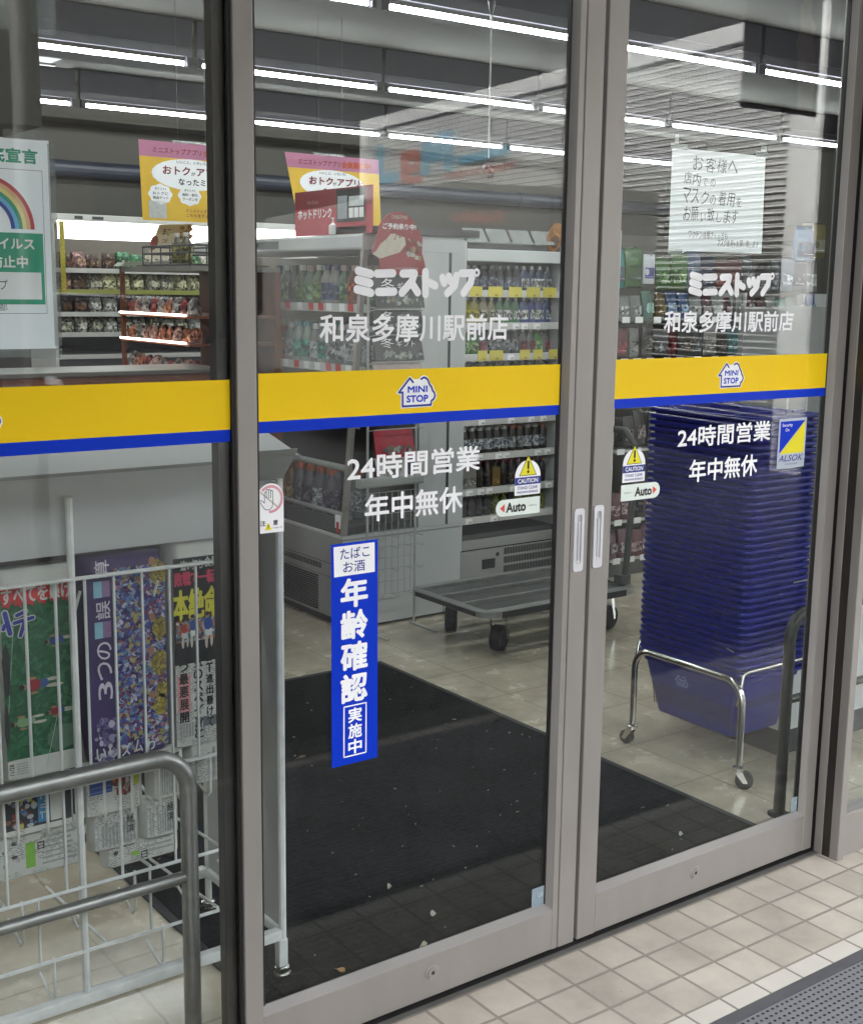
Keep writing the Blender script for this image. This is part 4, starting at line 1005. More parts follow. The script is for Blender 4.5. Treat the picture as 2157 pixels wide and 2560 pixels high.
# black and yellow headline page
t = news('newspaper with black ground and huge yellow headline next to the mullion', 0.468, 0.640, 0.592, 1.035, rim=0.034)
b = quad(MB(), 0.472, 0.636, 0.775, 0.998, yN-.0006, colm('#15151a', .7)); quad(b, 0.476, 0.63, 0.822, 0.868, yN-.0009, busy('stand_photo_print', ('#8f9aa0','#5f7480','#39424c','#a8482f','#c4c6c4','#4b6b7a'), 150, 0)); b.build('front_page', t)
b = MB().text('追い打ち', (0.488,yN-.0012,0.972), X, Z, 0.05, 0.021, M['news'], 0.03).text('会見', (0.541,yN-.0012,0.974), X, Z, 0.03, 0.022, M['news'], 0.03)
b.text('敗戦で一転', (0.474,yN-.0012,0.940), X, Z, 0.09, 0.030, mat('pink_red_print','#C4405A',.6), 0.035)
b.text('本絶命', (0.4695,yN-.0012,0.868), X, Z, 0.105, 0.066, mat('news_yellow','#C9C13A',.6), 0.03); b.build('headline', t)
b = MB(); player(b, 0.492, 0.872, 0.07, yN-.0014, '#9a3a30', rr, '#b9b9b9', False); player(b, 0.512, 0.878, 0.075, yN-.0014, '#2a4488', rr, '#c9c9c9', False); player(b, 0.545, 0.88, 0.085, yN-.0018, '#27448e', rr, '#d0d0d0', False); player(b, 0.575, 0.88, 0.08, yN-.0014, '#27448e', rr, '#d0d0d0', False)
b.build('printed_players', t)
b = MB(); quad(b, 0.4725, 0.636, 0.60, 0.774, yN-.0006, busy('newsprint_print', ('#c9c9c4','#c4c4bf','#cdcdc8'), 30, 0.7))
for col_, x, w, z1, st in (('戦う最悪展開', 0.480, 0.021, 0.815, 0.0275), ('本気のスペインと', 0.512, 0.021, 0.815, 0.0255), ('決勝T進出懸けて', 0.5405, 0.016, 0.82, 0.0235)):
    for i, ch in enumerate(col_): b.text(ch, (x, yN-.0014, z1-(i+1)*st), X, Z, w, st*0.86, M['black_ink'] if x != 0.480 or i < 2 else colm('#1d1416', .6), 0.035)
quad(b, 0.4765, 0.505, 0.672, 0.752, yN-.0010, colm('#cf8f93', .7)); b.build('column_lettering', t)
b = MB()
for i in range(9): quad(b, 0.480+0.0065*i, 0.4845+0.0065*i, 0.618, 0.648, yN-.0010, M['news_grey'])
for i in range(3): quad(b, 0.515+0.017*i, 0.530+0.017*i, 0.634, 0.656, yN-.0012, M['grey_ink'])
b.build('small_print', t)
# lower tiers
def small_news(label, x0, x1, z0, z1, y, kind):
    t = news(label, x0, x1, z0, z1, y, 0.035, M['news'], 0.01)
    r2 = random.Random(int(x0*1e4+z0*1e3)); b = MB(); quad(b, x0+0.006, x1-0.018, z0+0.008, z1-0.004, y-.0003, busy('newsprint_print', ('#c9c9c4','#c4c4bf','#cdcdc8'), 30, 0.7))
    if kind == 'color':
        quad(b, x0+0.01, x1-0.012, z0+0.018, z1-0.012, y-.0006, colm('#26262c', .7))
        crowd(b, x0+0.014, x0+(x1-x0)*0.45, z0+0.022, z1-0.016, y-.0008, 40, ('#8a5a4a','#3f6a9c','#b9b04a','#6d7d93','#b2b7bd','#7a3136'), r2, 0.003, 0.008)
        quad(b, x0+(x1-x0)*0.48, x0+(x1-x0)*0.63, z0+0.024, z1-0.014, y-.0016, colm('#3f86b5', .6))
        b.text('ゴルフ', (x0+(x1-x0)*0.50, y-.0020, z0+0.03), X, Z, (x1-x0)*0.11, z1-z0-0.055, M['news'], 0.02, 0, True, 90)
        quad(b, x0+(x1-x0)*0.64, x1-0.028, z0+0.022, z1-0.014, y-.0016, M['news'])
    elif kind == 'ad':
        quad(b, x0+0.012, x0+(x1-x0)*0.45, z0+0.05, z1-0.02, y-.0006, colm('#3c58a0', .7))
        for i in range(4): quad(b, x0+0.014, x0+(x1-x0)*0.44, z0+0.054+i*0.010, z0+0.0555+i*0.010, y-.0010, colm('#8e9cc8', .7))
        crowd(b, x0+(x1-x0)*0.48, x0+(x1-x0)*0.78, z0+0.04, z1-0.012, y-.0012, 40, ('#6a3a2a','#8f2a2a','#b07848','#4a2a20','#9a8878'), r2, 0.004, 0.010)
        quad(b, x0+(x1-x0)*0.76, x1-0.016, z0+0.055, z1-0.012, y-.0014, colm('#b6bb3e', .7))
    elif kind == 'text':
        for i in range(11):
            if r2.random() < 0.85: quad(b, x0+0.012+i*(x1-x0-0.024)/11, x0+0.012+(i+0.72)*(x1-x0-0.024)/11, z0+0.012, z1-0.016-r2.uniform(0, 0.02), y-.0006, M['news_grey'])
        for i, ch in enumerate('経済'): b.text(ch, (x1-0.034, y-.0010, z1-0.032-i*0.022), X, Z, 0.017, 0.018, M['black_ink'], 0.02)
    else:
        quad(b, x0+(x1-x0)*0.33, x0+(x1-x0)*0.43, z0+0.02, z1-0.02, y-.0006, colm('#7db23e', .6))
        for i in range(4): rblob(b, x0+0.022+(i % 2)*0.018, z0+0.035+i*0.014, 0.006, 0.005, y-.0006, colm('#4c4448', .7), 8, r2)
        for i in range(6): quad(b, x0+(x1-x0)*0.5, x1-0.02-r2.uniform(0, 0.02), z0+0.02+i*0.011, z0+0.0245+i*0.011, y-.0006, M['news_grey'])
        b.text('日', (x0+(x1-x0)*0.455, y-.0010, z1-0.04), X, Z, 0.014, 0.016, M['black_ink'], 0.02)
    b.build('printed_page', t)
small_news('folded sports paper with a small blue column in the second tier left', 0.110, 0.262, 0.480, 0.59, 0.285, 'color')
small_news('newspaper with a blue advert and brown photo in the second tier', 0.276, 0.408, 0.482, 0.598, 0.285, 'ad')
small_news('pale newspaper with a thin rolled edge in the second tier by the rail', 0.420, 0.500, 0.486, 0.60, 0.285, 'text')
small_news('newspaper with a red boxed advert beside the inner mullion', 0.505, 0.640, 0.50, 0.60, 0.285, 'text')
small_news('newspaper with a green strip in the lowest tier', 0.100, 0.288, 0.385, 0.478, 0.305, 'green')
small_news('grey newspaper of dense columns in the lowest tier centre', 0.298, 0.405, 0.395, 0.480, 0.305, 'text')
small_news('crumpled grey newspaper in the lowest tier by the rail', 0.410, 0.495, 0.395, 0.484, 0.305, 'text')
small_news('newspaper hanging below the others in the lowest tier', 0.330, 0.500, 0.345, 0.394, 0.320, 'green')
for i, x0 in enumerate((-0.20, -0.04)):
    small_news(['newspaper at the left picture edge in the upper tier', 'newspaper partly behind the thin wires at the left picture edge'][i], x0, x0+0.145, 0.60, 1.0, 0.275, 'color')

# =================================================================== GUARD RAILS
def guard(label, xs, side, y, RM=None):
    RM = RM or M['rail']
    """bent steel guard rail: top bar, lower bar, leg at the door side"""
    x_leg, x_far = xs; r = 0.0175; rb_ = 0.075*side
    t = thing('guard_rail', label, 'guard rail', ((x_leg+x_far)/2, y, 0), 'steel guard rails inside the doors')
    pts = [(x_far, y, 0.62)] + [(x_leg - rb_ + rb_*math.sin(R(a)), y, 0.545+0.075*math.cos(R(a))) for a in range(0, 91, 10)] + [(x_leg, y, 0.002)]
    MB().tube(pts, r, RM, 18).build('bent_pipe', t, 60)
    MB().tube([(x_far, y, 0.357), (x_leg-0.012*side, y, 0.357)], 0.0125, RM, 14).build('lower_bar', t, 60)
    MB().tube([(x_far, y, 0.62), (x_far, y, 0.002)], r, RM, 14).build('far_leg', t, 60)
    for x in (x_leg, x_far): MB().lathe([(0.034, 0.0), (0.034, 0.004), (0.019, 0.007)], x, y, RM, 18).build('foot_plate', t, 40)
guard('bent steel guard rail in front of the newspaper rack', (0.455, -1.1), 1, 0.185)
guard('steel guard rail in shade-darkened colour half hidden behind the right stile by the blue baskets', (2.385, 3.6), -1, 0.215, mat('dark_steel_pipe', (0.05, 0.052, 0.048), 0.35, 0.6, 0.15, 30))  # darker copy of the rail steel, its shade and dark reflections put into colour

# =================================================================== BASKETS AND TROLLEY
t = thing('basket_trolley', 'chrome tube trolley on castors under the blue basket stack', 'basket trolley', (2.61, 0.66, 0))
CH = M['chrome']
def uleg(x):
    yn, yf, zt, rb_ = 0.425, 0.892, 0.345, 0.07
    pts = [(x, yn, 0.075)] + [(x, yn+rb_-rb_*math.cos(R(a)), zt-rb_+rb_*math.sin(R(a))) for a in range(0, 91, 15)] + [(x, yf-rb_+rb_*math.sin(R(a)), zt-rb_+rb_*math.cos(R(a))) for a in range(0, 91, 15)] + [(x, yf, 0.075)]
    MB().tube(pts, 0.0115, CH, 12).build('bent_leg', t, 60)
uleg(2.445); uleg(2.795)
for y in (0.432, 0.885): MB().tube([(2.445, y+0.012, 0.262), (2.458, y+0.004, 0.362), (2.47, y, 0.372), (2.785, y, 0.372), (2.795, y, 0.30)], 0.0055, CH, 8).build('cross_rod', t, 60)
def castor(parent, x, y, r, ang, h):
    c = Matrix.Translation((x, y, 0)) @ Matrix.Rotation(ang, 4, 'Z')
    f = MB(c).lathe([(0.013, h+0.006), (0.019, h+0.002), (0.019, h-0.008), (0.012, h-0.010)], 0, 0, CH, 12)
    for s_ in (-1, 1): f.prism([(-0.012, s_*r*0.62, h-0.008), (0.014, s_*r*0.62, h-0.008), (0.026+r*.2, s_*r*0.62, r-0.004), (0.012+r*.2, s_*r*0.62, r-0.006)], (0, s_*0.003, 0), CH)
    k = f.build('castor', parent, 40)
    w = MB(c)
    w.tube([(0.02, -r*0.5, r), (0.02, -r*0.42, r), (0.02, r*0.42, r), (0.02, r*0.5, r)], [r*0.86, r, r, r*0.86], M['rubber'], 20)
    w.build('wheel', k, 40)
for x in (2.445, 2.795):
    castor(t, x, 0.425, 0.028, -0.9, 0.066); castor(t, x, 0.892, 0.024, 1.75, 0.066)
# one basket
def basket_mesh():
    b = MB(); BK = M['basket']
    x0, x1, y0, y1, h = -0.153, 0.153, -0.212, 0.212, 0.212
    ti = 0.045
    def ring(k, z, out=0.0):
        f = ti*(1-k); X0, X1, Y0, Y1 = x0+f*0.75-out, x1-f*0.75+out, y0+f-out, y1-f+out; r = 0.03
        pts = []
        for cx, cy, st in ((X1-r,Y1-r,0),(X0+r,Y1-r,90),(X0+r,Y0+r,180),(X1-r,Y0+r,270)):
            for q in range(5): pts.append((cx+r*math.cos(R(st+22.5*q)), cy+r*math.sin(R(st+22.5*q)), z))
        return pts
    rings = [ring(0.0, 0.0), ring(0.03, 0.006, 0.002), ring(0.86, 0.178, 0.002), ring(0.88, 0.180, 0.006), ring(0.9, 0.1865, 0.006), ring(0.92, 0.188, 0.003), ring(0.985, h-0.013, 0.003), ring(0.985, h-0.014, 0.013), ring(1, h-0.008, 0.0155), ring(1, h-0.001, 0.0145), ring(1, h, 0.012), ring(1, h-0.001, 0.0), ring(0.8, 0.18, -0.003), ring(0.06, 0.008, -0.003)]
    n = len(rings[0]); V = [p for r_ in rings for p in r_]; F = []
    for i in range(len(rings)-1):
        for k in range(n): F.append((i*n+k, i*n+(k+1)%n, (i+1)*n+(k+1)%n, (i+1)*n+k))
    F.append(tuple(range(n-1,-1,-1))); F.append(tuple(range((len(rings)-1)*n, len(rings)*n)))
    b.add(V, F, BK)
    return b
ZB = 0.132
bk = tag(basket_mesh().build('shopping_basket', None, 35), 'lowest blue shopping basket with a house emblem, fully visible under the stack', 'basket', 'blue baskets stacked on the trolley')
bk.location = (2.616, 0.668, ZB)
# ribs and emblem of the lowest basket
b = MB()
for k in range(34):
    y = -0.165+0.01*k; f = 0.045*(1-0.1-0.0)
    b.prism([(-0.153+0.045*0.75*(1-0.12)-0.0021, y, 0.028), (-0.153+0.045*0.75*(1-0.12)-0.0021, y+0.0045, 0.028), (-0.153+0.045*0.75*(1-0.50)-0.0021, y+0.0045, 0.105), (-0.153+0.045*0.75*(1-0.50)-0.0021, y, 0.105)], (-0.0004, 0, 0), mat('basket_slot', '#020734', .6))
for k in range(24):
    x = -0.115+0.01*k
    b.prism([(x, -0.212+0.045*(1-0.12)-0.0021, 0.028), (x+0.0045, -0.212+0.045*(1-0.12)-0.0021, 0.028), (x+0.0045, -0.212+0.045*(1-0.62)-0.0021, 0.13), (x, -0.212+0.045*(1-0.62)-0.0021, 0.13)], (0, -0.0004, 0), mat('basket_slot', '#020734', .6))
bb = b.build('slots'); bb.parent = bk; bb.location = (bb.location[0], bb.location[1], bb.location[2])
b = MB(Matrix.Translation((-0.1475, 0.03, 0.142)) @ Matrix.Rotation(R(-90), 4, 'Z') @ Matrix.Rotation(R(9.6), 4, 'X') @ Matrix.Scale(0.62, 4) @ Matrix.Translation((-0.89, 0, -1.338)))
eb = mat('emblem_pale_blue', '#8C98D6', 0.4, 0, 0.03)
stroke(b, LOGO_LINE, 0.0040, -0.003, eb); b.text('MINI', (0.8672, -0.003, 1.3372), X, Z, 0.0485, 0.0130, eb, 0.04).text('STOP', (0.8645, -0.003, 1.3175), X, Z, 0.0535, 0.0145, eb, 0.04)
em = b.build('house_emblem'); em.parent = bk
rim_src = basket_mesh()
N_B = 39
for i in range(1, N_B):
    c = bpy.data.objects.new('shopping_basket', bk.data); COL.objects.link(c)
    c.location = (2.616 + 0.0012*math.sin(i*1.7), 0.668 + 0.0015*math.cos(i*2.3), ZB + 0.0218*i)
    c.rotation_euler = (0, 0, 0.004*math.sin(i*3.1))
    tag(c, 'blue shopping basket nested in the middle of the tall stack' if i < N_B-1 else 'topmost blue shopping basket with its handles folded down', 'basket', 'blue baskets stacked on the trolley')
hb = MB()
for sx_ in (-1, 1):
    hb.tube([(sx_*0.146, -0.10, 0.205), (sx_*0.10, -0.195, 0.2215), (sx_*0.02, -0.218, 0.2225)], 0.004, M['basket'], 8)
    hb.tube([(sx_*0.146, 0.10, 0.205), (sx_*0.10, 0.195, 0.2215), (sx_*0.02, 0.218, 0.2225)], 0.004, M['basket'], 8)
h_ = hb.build('handle', None, 60); h_.parent = c; h_.location = h_.location
# pale label slip tucked on the stack
b = MB(); b.prism([(2.448, 0.50, 0.438), (2.448, 0.47, 0.431), (2.448, 0.47, 0.433), (2.448, 0.50, 0.440)], (-0.003, 0, 0), colm('#b9a3b4', .5))
tag(b.build('label_slip'), 'thin pale strip sticking out of the basket stack', 'label slip')

# =================================================================== FLAT CART
t = thing('flatbed_cart', 'dark grey flatbed hand cart parked in front of the bottle coolers', 'cart', (3.05, 2.17, 0))
x0, x1, y0, y1, zc, r = 2.60, 3.50, 1.90, 2.47, 0.205, 0.07
o = rrect(x0, x1, y0, y1, r, 5)[:-1]
b = MB(); n = len(o); i_ = rrect(x0+0.03, x1-0.03, y0+0.03, y1-0.03, r-0.03, 5)[:-1]
V = [(p[0],p[1],zc-0.012) for p in o] + [(p[0],p[1],zc+0.013) for p in o] + [(p[0]+(0.004 if p[0]<3 else -0.004),p[1],zc+0.017) for p in i_] + [(p[0],p[1],zc-0.012) for p in i_]
F = []
for j in range(4):
    for k in range(n): F.append((j*n+k, j*n+(k+1)%n, ((j+1)%4)*n+(k+1)%n, ((j+1)%4)*n+k))
b.add(V, F, M['cart_top']); b.build('rim_frame', t, 40)
b = MB()
for k in range(3):
    ya = y0+0.05+k*0.165; b.rbox(x0+0.03, x1-0.03, ya, ya+0.125, zc-0.012, zc+0.006, M['cart'], 0.006, 'x')
b.build('deck_panels', t)
b = MB()
for k in range(4):
    ya = y0+0.036+k*0.165; b.rbox(x0+0.03, x1-0.03, ya, ya+0.013, zc-0.005, zc+0.016, M['cart_top'], 0.003, 'x')
b.build('deck_bars', t)
MB().rbox(x0-0.004, x0+0.012, y0+0.07, y1-0.07, zc-0.011, zc+0.009, M['rubber'], 0.004, 'y').rbox(x0+0.09, x1-0.09, y0-0.005, y0+0.004, zc-0.016, zc+0.012, M['rubber'], 0.003, 'x').build('bumper', t)
for cx, cy, a in ((2.775, 2.035, 0.5), (2.80, 2.40, 0.9), (3.42, 2.04, 0.2), (3.42, 2.40, -0.2)):
    castor(t, cx, cy, 0.056, a, 0.178)
hp = [(3.49, 1.99, 0.225), (3.515, 1.99, 0.55), (3.52, 1.99, 0.86), (3.52, 2.05, 0.92), (3.52, 2.32, 0.92), (3.52, 2.38, 0.86), (3.515, 2.38, 0.55), (3.49, 2.38, 0.225)]
MB().tube(hp, 0.016, M['cart'], 12).build('push_handle', t, 50)
for y in (1.99, 2.38): MB().rbox(3.445, 3.505, y-0.03, y+0.03, 0.224, 0.262, M['cart'], 0.01).build('handle_socket', t)

# =================================================================== OPEN COOLER CASE (faces the left aisle)
CS, CG = M['case'], M['case_grey']
t = thing('open_cooler', 'white open front cooler case with vent slots facing the left aisle', 'cooler', (2.7, 3.5, 0))
xf, xb, ya, yb = 2.39, 3.055, 2.675, 4.35
b = MB().box(xf, xb, ya+0.002, yb, 0.045, 0.425, CG).box(xf+0.04, xb-0.02, ya+0.03, yb, 0.0, 0.045, M['case_dark'])
b.build('base_cabinet', t)
MB().rbox(xf-0.002, xb+0.002, ya-0.001, yb, 0.4255, 0.440, CS, 0.004, 'y').build('ledge', t)
MB().box(xf-0.002, xb+0.001, ya-0.004, ya+0.001, 0.012, 0.418, CS).build('end_panel', t)
b = MB()
for row in range(3):
    for k in range(26):
        y = 2.862 + k*0.0265
        if y < 3.55: b.box(xf-0.0035, xf-0.0005, y, y+0.019, 0.262+row*0.009-0.0, 0.267+row*0.009, M['slot'])
b.build('upper_vent', t)
b = MB()
for row in range(15):
    for k in range(24):
        y = 2.890 + k*0.0265
        if y < 3.5: b.box(xf-0.0035, xf-0.0005, y, y+0.021, 0.060+row*0.0112, 0.0665+row*0.0112, M['slot'])
b.build('lower_vent', t)
MB().box(xf-0.001, xf+0.001, ya+0.01, yb, 0.296, 0.298, M['slot']).box(xf-0.001, xf+0.001, ya+0.01, yb, 0.232, 0.2335, M['slot']).build('panel_seam', t)
MB().prism([(xf+0.006, ya+0.02, 0.441), (xf+0.035, ya+0.02, 0.505), (xf+0.05, ya+0.02, 0.505), (xf+0.05, ya+0.02, 0.441)], (0, yb-ya-0.03, 0), M['case_dark']).build('front_kick', t)
MB().box(xb-0.03, xb, ya+0.02, yb, 0.441, 1.705, M['case_dark']).box(xf+0.055, xb-0.03, ya+0.03, yb, 0.441, 0.476, M['case_dark']).build('inner_lining', t)
MB().rbox(2.492, xb, ya+0.002, yb, 1.712, 1.782, CS, 0.012, 'y').build('canopy', t)
MB().box(2.4895, 2.4915, 3.42, 3.72, 1.728, 1.764, mat('display_panel', '#6d7276', 0.3)).box(2.4885, 2.4893, 3.62, 3.70, 1.738, 1.758, M['case_dark']).build('control_panel', t)
# end side: glass from the front edge, solid panel towards the back
MB().prism([(xf+0.008, ya+0.002, 0.441), (2.805, ya+0.002, 0.441), (2.805, ya+0.002, 1.711), (2.500, ya+0.002, 1.711)], (0, 0.006, 0), M['case_glass']).build('side_glass', t)
MB().box(2.806, xb, ya-0.002, ya+0.02, 0.441, 1.711, CS).box(2.964, 2.976, ya-0.006, ya-0.002, 0.441, 1.711, M['case_dark']).build('side_panel', t)
MB().prism([(xf-0.004, ya-0.003, 0.441), (xf+0.022, ya-0.003, 0.441), (2.519, ya-0.003, 1.7115), (2.494, ya-0.003, 1.7115)], (0, 0.022, 0), M['frame_light']).build('corner_post', t)
MB().rbox(2.50, 3.13, ya-0.02, ya+0.30, 1.783, 1.815, M['case_dark'], 0.008).build('top_cap', t)
sh = MB()
for z, x in ((1.462, 2.555), (1.185, 2.53), (0.945, 2.50)):
    s = MB().box(x, xb-0.03, ya+0.03, yb, z-0.006, z, M['shelf']).box(x-0.006, x-0.001, ya+0.03, yb, z-0.026, z+0.012, M['shelf'])
    k = s.build('shelf_board', t)
    tg = MB(); y = ya+0.06; r2 = random.Random(int(z*100))
    while y < 3.9:
        tg.prism([(x-0.0075, y, z-0.022), (x-0.0095, y, z+0.013), (x-0.0095, y+0.045, z+0.013), (x-0.0075, y+0.045, z-0.022)], (-0.001, 0, 0), M['white_film'] if r2.random() < 0.75 else M['red_ink']); y += r2.uniform(0.07, 0.12)
    tg.build('price_tag', k)
s = MB().tube([(2.432, ya+0.03, 0.742), (2.432, yb, 0.742)], 0.016, mat('clear_rail', '#A8ABA9', 0.12, 0.2, 0.1), 10).tube([(2.452, ya+0.03, 0.520), (2.452, yb, 0.520)], 0.012, mat('clear_rail', '#A8ABA9', 0.12, 0.2), 8)
s.build('front_rail', t)

# ---- drinks
def dk(h, f=.6):
    return '#' + ''.join('%02x' % int(int(h[i:i+2], 16)*f) for i in (1, 3, 5))
def bz(h, k=0):
    """busy print in shades round one colour"""
    q = [int(h[i:i+2], 16) for i in (1, 3, 5)]
    f = lambda m, a=0: '#' + ''.join('%02x' % max(0, min(255, int(v*m + a))) for v in q)
    return busy('goods_print_%s' % h[1:], (f(1), f(.7), f(1.25), f(.45, 10), f(.9, 60), f(1.05)), 70, .6)
def dkm(mt, f):
    n = mt.name.replace('print_', '')
    return colm(dk('#' + n, f), .3) if len(n) == 6 else mt
def lab_busy(mt):
    n = mt.name.replace('print_', '')
    return bz(dk('#' + n, .82)) if len(n) == 6 else mt
def bottle_proto(name, label, h, r, body, cap, lab=None, shape='bottle', group=None, text=None):
    body, cap = dkm(body, .72), dkm(cap, .85)
    prof = {'bottle': [(r*.8, 0), (r, .02*h), (r, .62*h), (r*.92, .70*h), (r*.45, .84*h), (r*.40, .88*h)],
            'can': [(r*.82, 0), (r, .04*h), (r, .93*h), (r*.82, .985*h)],
            'jar': [(r*.9, 0), (r, .04*h), (r, .74*h), (r*.7, .84*h), (r*.66, .87*h)]}.get(shape)
    if shape == 'pouch':
        b = MB(); V = []
        secs = [(0, 1.0, .42), (.12*h, 1.0, .62), (.5*h, .98, .5), (.72*h, .72, .3), (.80*h, .34, .26), (.86*h, .30, .26)]
        n = 14
        for z, wx_, dy in secs:
            for k in range(n):
                a = 2*math.pi*k/n; V.append((r*1.25*wx_*math.copysign(abs(math.cos(a))**.7, math.cos(a)), r*dy*1.25*math.sin(a), z))
        F = [tuple(range(n-1,-1,-1))] + [(i*n+k, i*n+(k+1)%n, (i+1)*n+(k+1)%n, (i+1)*n+k) for i in range(len(secs)-1) for k in range(n)] + [tuple(range((len(secs)-1)*n, len(secs)*n))]
        b.add(V, F, body)
    elif shape == 'carton':
        b = MB().rbox(-r, r, -r*.8, r*.8, 0, h*.88, body, 0.003)
    else:
        b = MB().lathe(prof, 0, 0, body, 14)
    o = tag(b.build(name, None, 40, loc=(0,0,0)), label, 'drink', group)
    if shape != 'can':
        cr = r*(.46 if shape == 'bottle' else .68 if shape == 'jar' else .34)
        z0 = h*(.865 if shape in ('bottle', 'jar') else .85)
        c = MB().lathe([(cr, z0), (cr, h*.985), (cr*.85, h)], 0, 0, cap, 10).build('cap', o, 40)
    if lab is not None:
        lab = lab_busy(lab)
        if shape in ('bottle', 'jar', 'can'):
            l = MB()
            z0, z1 = .14*h, .56*h; n = 14
            V = [((r+.0006)*math.cos(2*math.pi*k/n), (r+.0006)*math.sin(2*math.pi*k/n), z) for z in (z0, z1) for k in range(n)]
            l.add(V, [(k, (k+1)%n, n+(k+1)%n, n+k) for k in range(n)], lab)
            if text: l.text(text[0], (-r*.55, -r-.0012, z0+(z1-z0)*.3), X, Z, r*1.1, (z1-z0)*.42, text[1], .03)
        else:
            l = MB(); fy = -r*(.62*1.25+.03) if shape == 'pouch' else -r*.8-.0006
            l.poly([(-r*.85, fy, .14*h), (r*.85, fy, .14*h), (r*.8, fy+.001, .5*h), (-r*.8, fy+.001, .5*h)], lab)
            if text: l.text(text[0], (-r*.7, fy-.0008, .22*h), X, Z, r*1.4, .2*h, text[1], .03)
        l.build('label', o, 40)
    return o
def place(protos, pts, rotz=0.0, jit=0.0):
    """first use moves the prototype itself, later uses copy it with its parts"""
    used = set()
    rr2 = random.Random(len(pts))
    for i, (x, y, z, k) in enumerate(pts):
        p = protos[k]; a = rotz + rr2.uniform(-0.25, 0.25)
        if k not in used: c = p; p.location = (x, y, z); p.rotation_euler = (0, 0, a); used.add(k)
        else: c = copy_tree(p, (x, y, z), a)
        if jit:
            c.scale = (rr2.uniform(1-jit, 1+jit), rr2.uniform(1-jit, 1+jit), rr2.uniform(1-jit, 1+jit))
            c.rotation_euler = (rr2.uniform(-.12, .04), rr2.uniform(-.06, .06), a*1.3)
    for k, p in enumerate(protos):
        if k not in used:
            for ch in list(p.children): bpy.data.objects.remove(ch)
            bpy.data.objects.remove(p)
INK = M['black_ink']; WF = M['white_film']
# inside the open cooler
g0 = 'drinks in the open cooler case'
pr = [bottle_proto('drink_bottle', 'black tea bottle with dark label on the upper shelf of the open cooler', .19, .034, colm('#1a1512', .2), colm('#20201f'), colm('#14100f'), 'bottle', g0),
      bottle_proto('drink_bottle', 'green tea bottle on the upper shelf of the open cooler', .19, .034, colm('#3d5f22', .2), colm('#d5dbd2'), colm('#4f7a2a'), 'bottle', g0),
      bottle_proto('drink_bottle', 'navy labelled bottle on the upper shelf of the open cooler', .19, .034, colm('#8a8d90', .2), colm('#243a72'), colm('#223668'), 'bottle', g0),
      bottle_proto('drink_bottle', 'orange labelled bottle on the upper shelf of the open cooler', .185, .034, colm('#9a4f38', .2), colm('#d9b9b5'), colm('#b5542f'), 'bottle', g0),
      bottle_proto('drink_bottle', 'light green bottle with pink cap on the upper shelf of the open cooler', .185, .033, colm('#5b7f5e', .2), colm('#caa6a6'), colm('#5d8f5a'), 'bottle', g0)]
pts = []
seq = [4, 3, 3, 4, 2, 2, 1, 4, 1, 0, 1, 2, 3, 0, 1]
for i, k in enumerate(seq): pts.append((2.605, 2.76+0.0775*i, 1.463, k)); pts.append((2.69, 2.76+0.0775*i, 1.463, seq[(i+1) % len(seq)]))
place(pr, pts, R(-90))
g1 = 'drinks on the middle shelf of the open cooler'
pr = [bottle_proto('drink_bottle', 'orange juice bottle on the middle shelf of the open cooler', .20, .036, colm('#9c4a22', .2), colm('#d8cfc4'), colm('#b8622e'), 'bottle', g1),
      bottle_proto('drink_bottle', 'teal labelled bottle on the middle shelf of the open cooler', .20, .036, colm('#9ab0a4', .2), colm('#1f7f86'), colm('#2a8f7a'), 'bottle', g1),
      bottle_proto('drink_bottle', 'clear bottle with white cap on the middle shelf of the open cooler', .19, .034, colm('#7d8688', .15), colm('#dfe2e2'), colm('#a9afb2'), 'bottle', g1)]
seq = [2, 2, 2, 2, 2, 1, 2, 1, 1, 2, 0, 0, 2, 2, 2]
place(pr, [(2.585, 2.76+0.0775*i, 1.186, k) for i, k in enumerate(seq)] + [(2.67, 2.76+0.0775*i, 1.186, k) for i, k in enumerate(seq)], R(-90))
g2 = 'packs on the lower shelf of the open cooler'
pr = [bottle_proto('drink_carton', 'pale carton on the lower shelf of the open cooler', .17, .036, colm('#9aa1a1'), colm('#c9cccc'), colm('#6f8791'), 'carton', g2),
      bottle_proto('drink_bottle', 'dark bottle on the lower shelf of the open cooler', .18, .034, colm('#16181c', .2), colm('#8f9496'), colm('#2c3036'), 'bottle', g2)]
place(pr, [(2.56, 2.77+0.085*i, 0.946, (0, 1, 1, 0, 0, 1, 0, 0, 1, 0, 0, 1, 0)[i]) for i in range(13)], R(-90))
g3 = 'large drinks in the bottom well of the open cooler'
pr = [bottle_proto('drink_bottle', 'large bottle with orange cap in the bottom well of the open cooler', .225, .042, colm('#6b6577', .2), colm('#c9623c'), colm('#564e66'), 'bottle', g3),
      bottle_proto('drink_bottle', 'amber bottle with brown cap in the bottom well of the open cooler', .215, .041, colm('#8a5a18', .2), colm('#6e3b1e'), colm('#9c6c1e'), 'bottle', g3),
      bottle_proto('drink_bottle', 'large white labelled bottle with orange cap in the bottom well of the open cooler', .225, .045, colm('#7c8086', .2), colm('#c9623c'), colm('#b9bcc2'), 'bottle', g3)]
seq = [2, 2, 0, 2, 0, 0, 1, 1, 0, 0, 1, 1, 0, 0]
place(pr, [(2.525, 2.80+0.094*i, 0.477, k) for i, k in enumerate(seq)][2:] + [(2.62, 2.80+0.094*i, 0.477, k) for i, k in enumerate(seq)], R(-90))
b = MB().rbox(xf+0.004, xf+0.012, 2.70, 2.75, 0.47, 0.53, M['white_film'], 0.003).box(xf+0.002, xf+0.0035, 2.715, 2.735, 0.45, 0.50, M['red_ink'])
tag(b.build('price_card'), 'small white and red price card clipped to the open cooler front', 'price card')

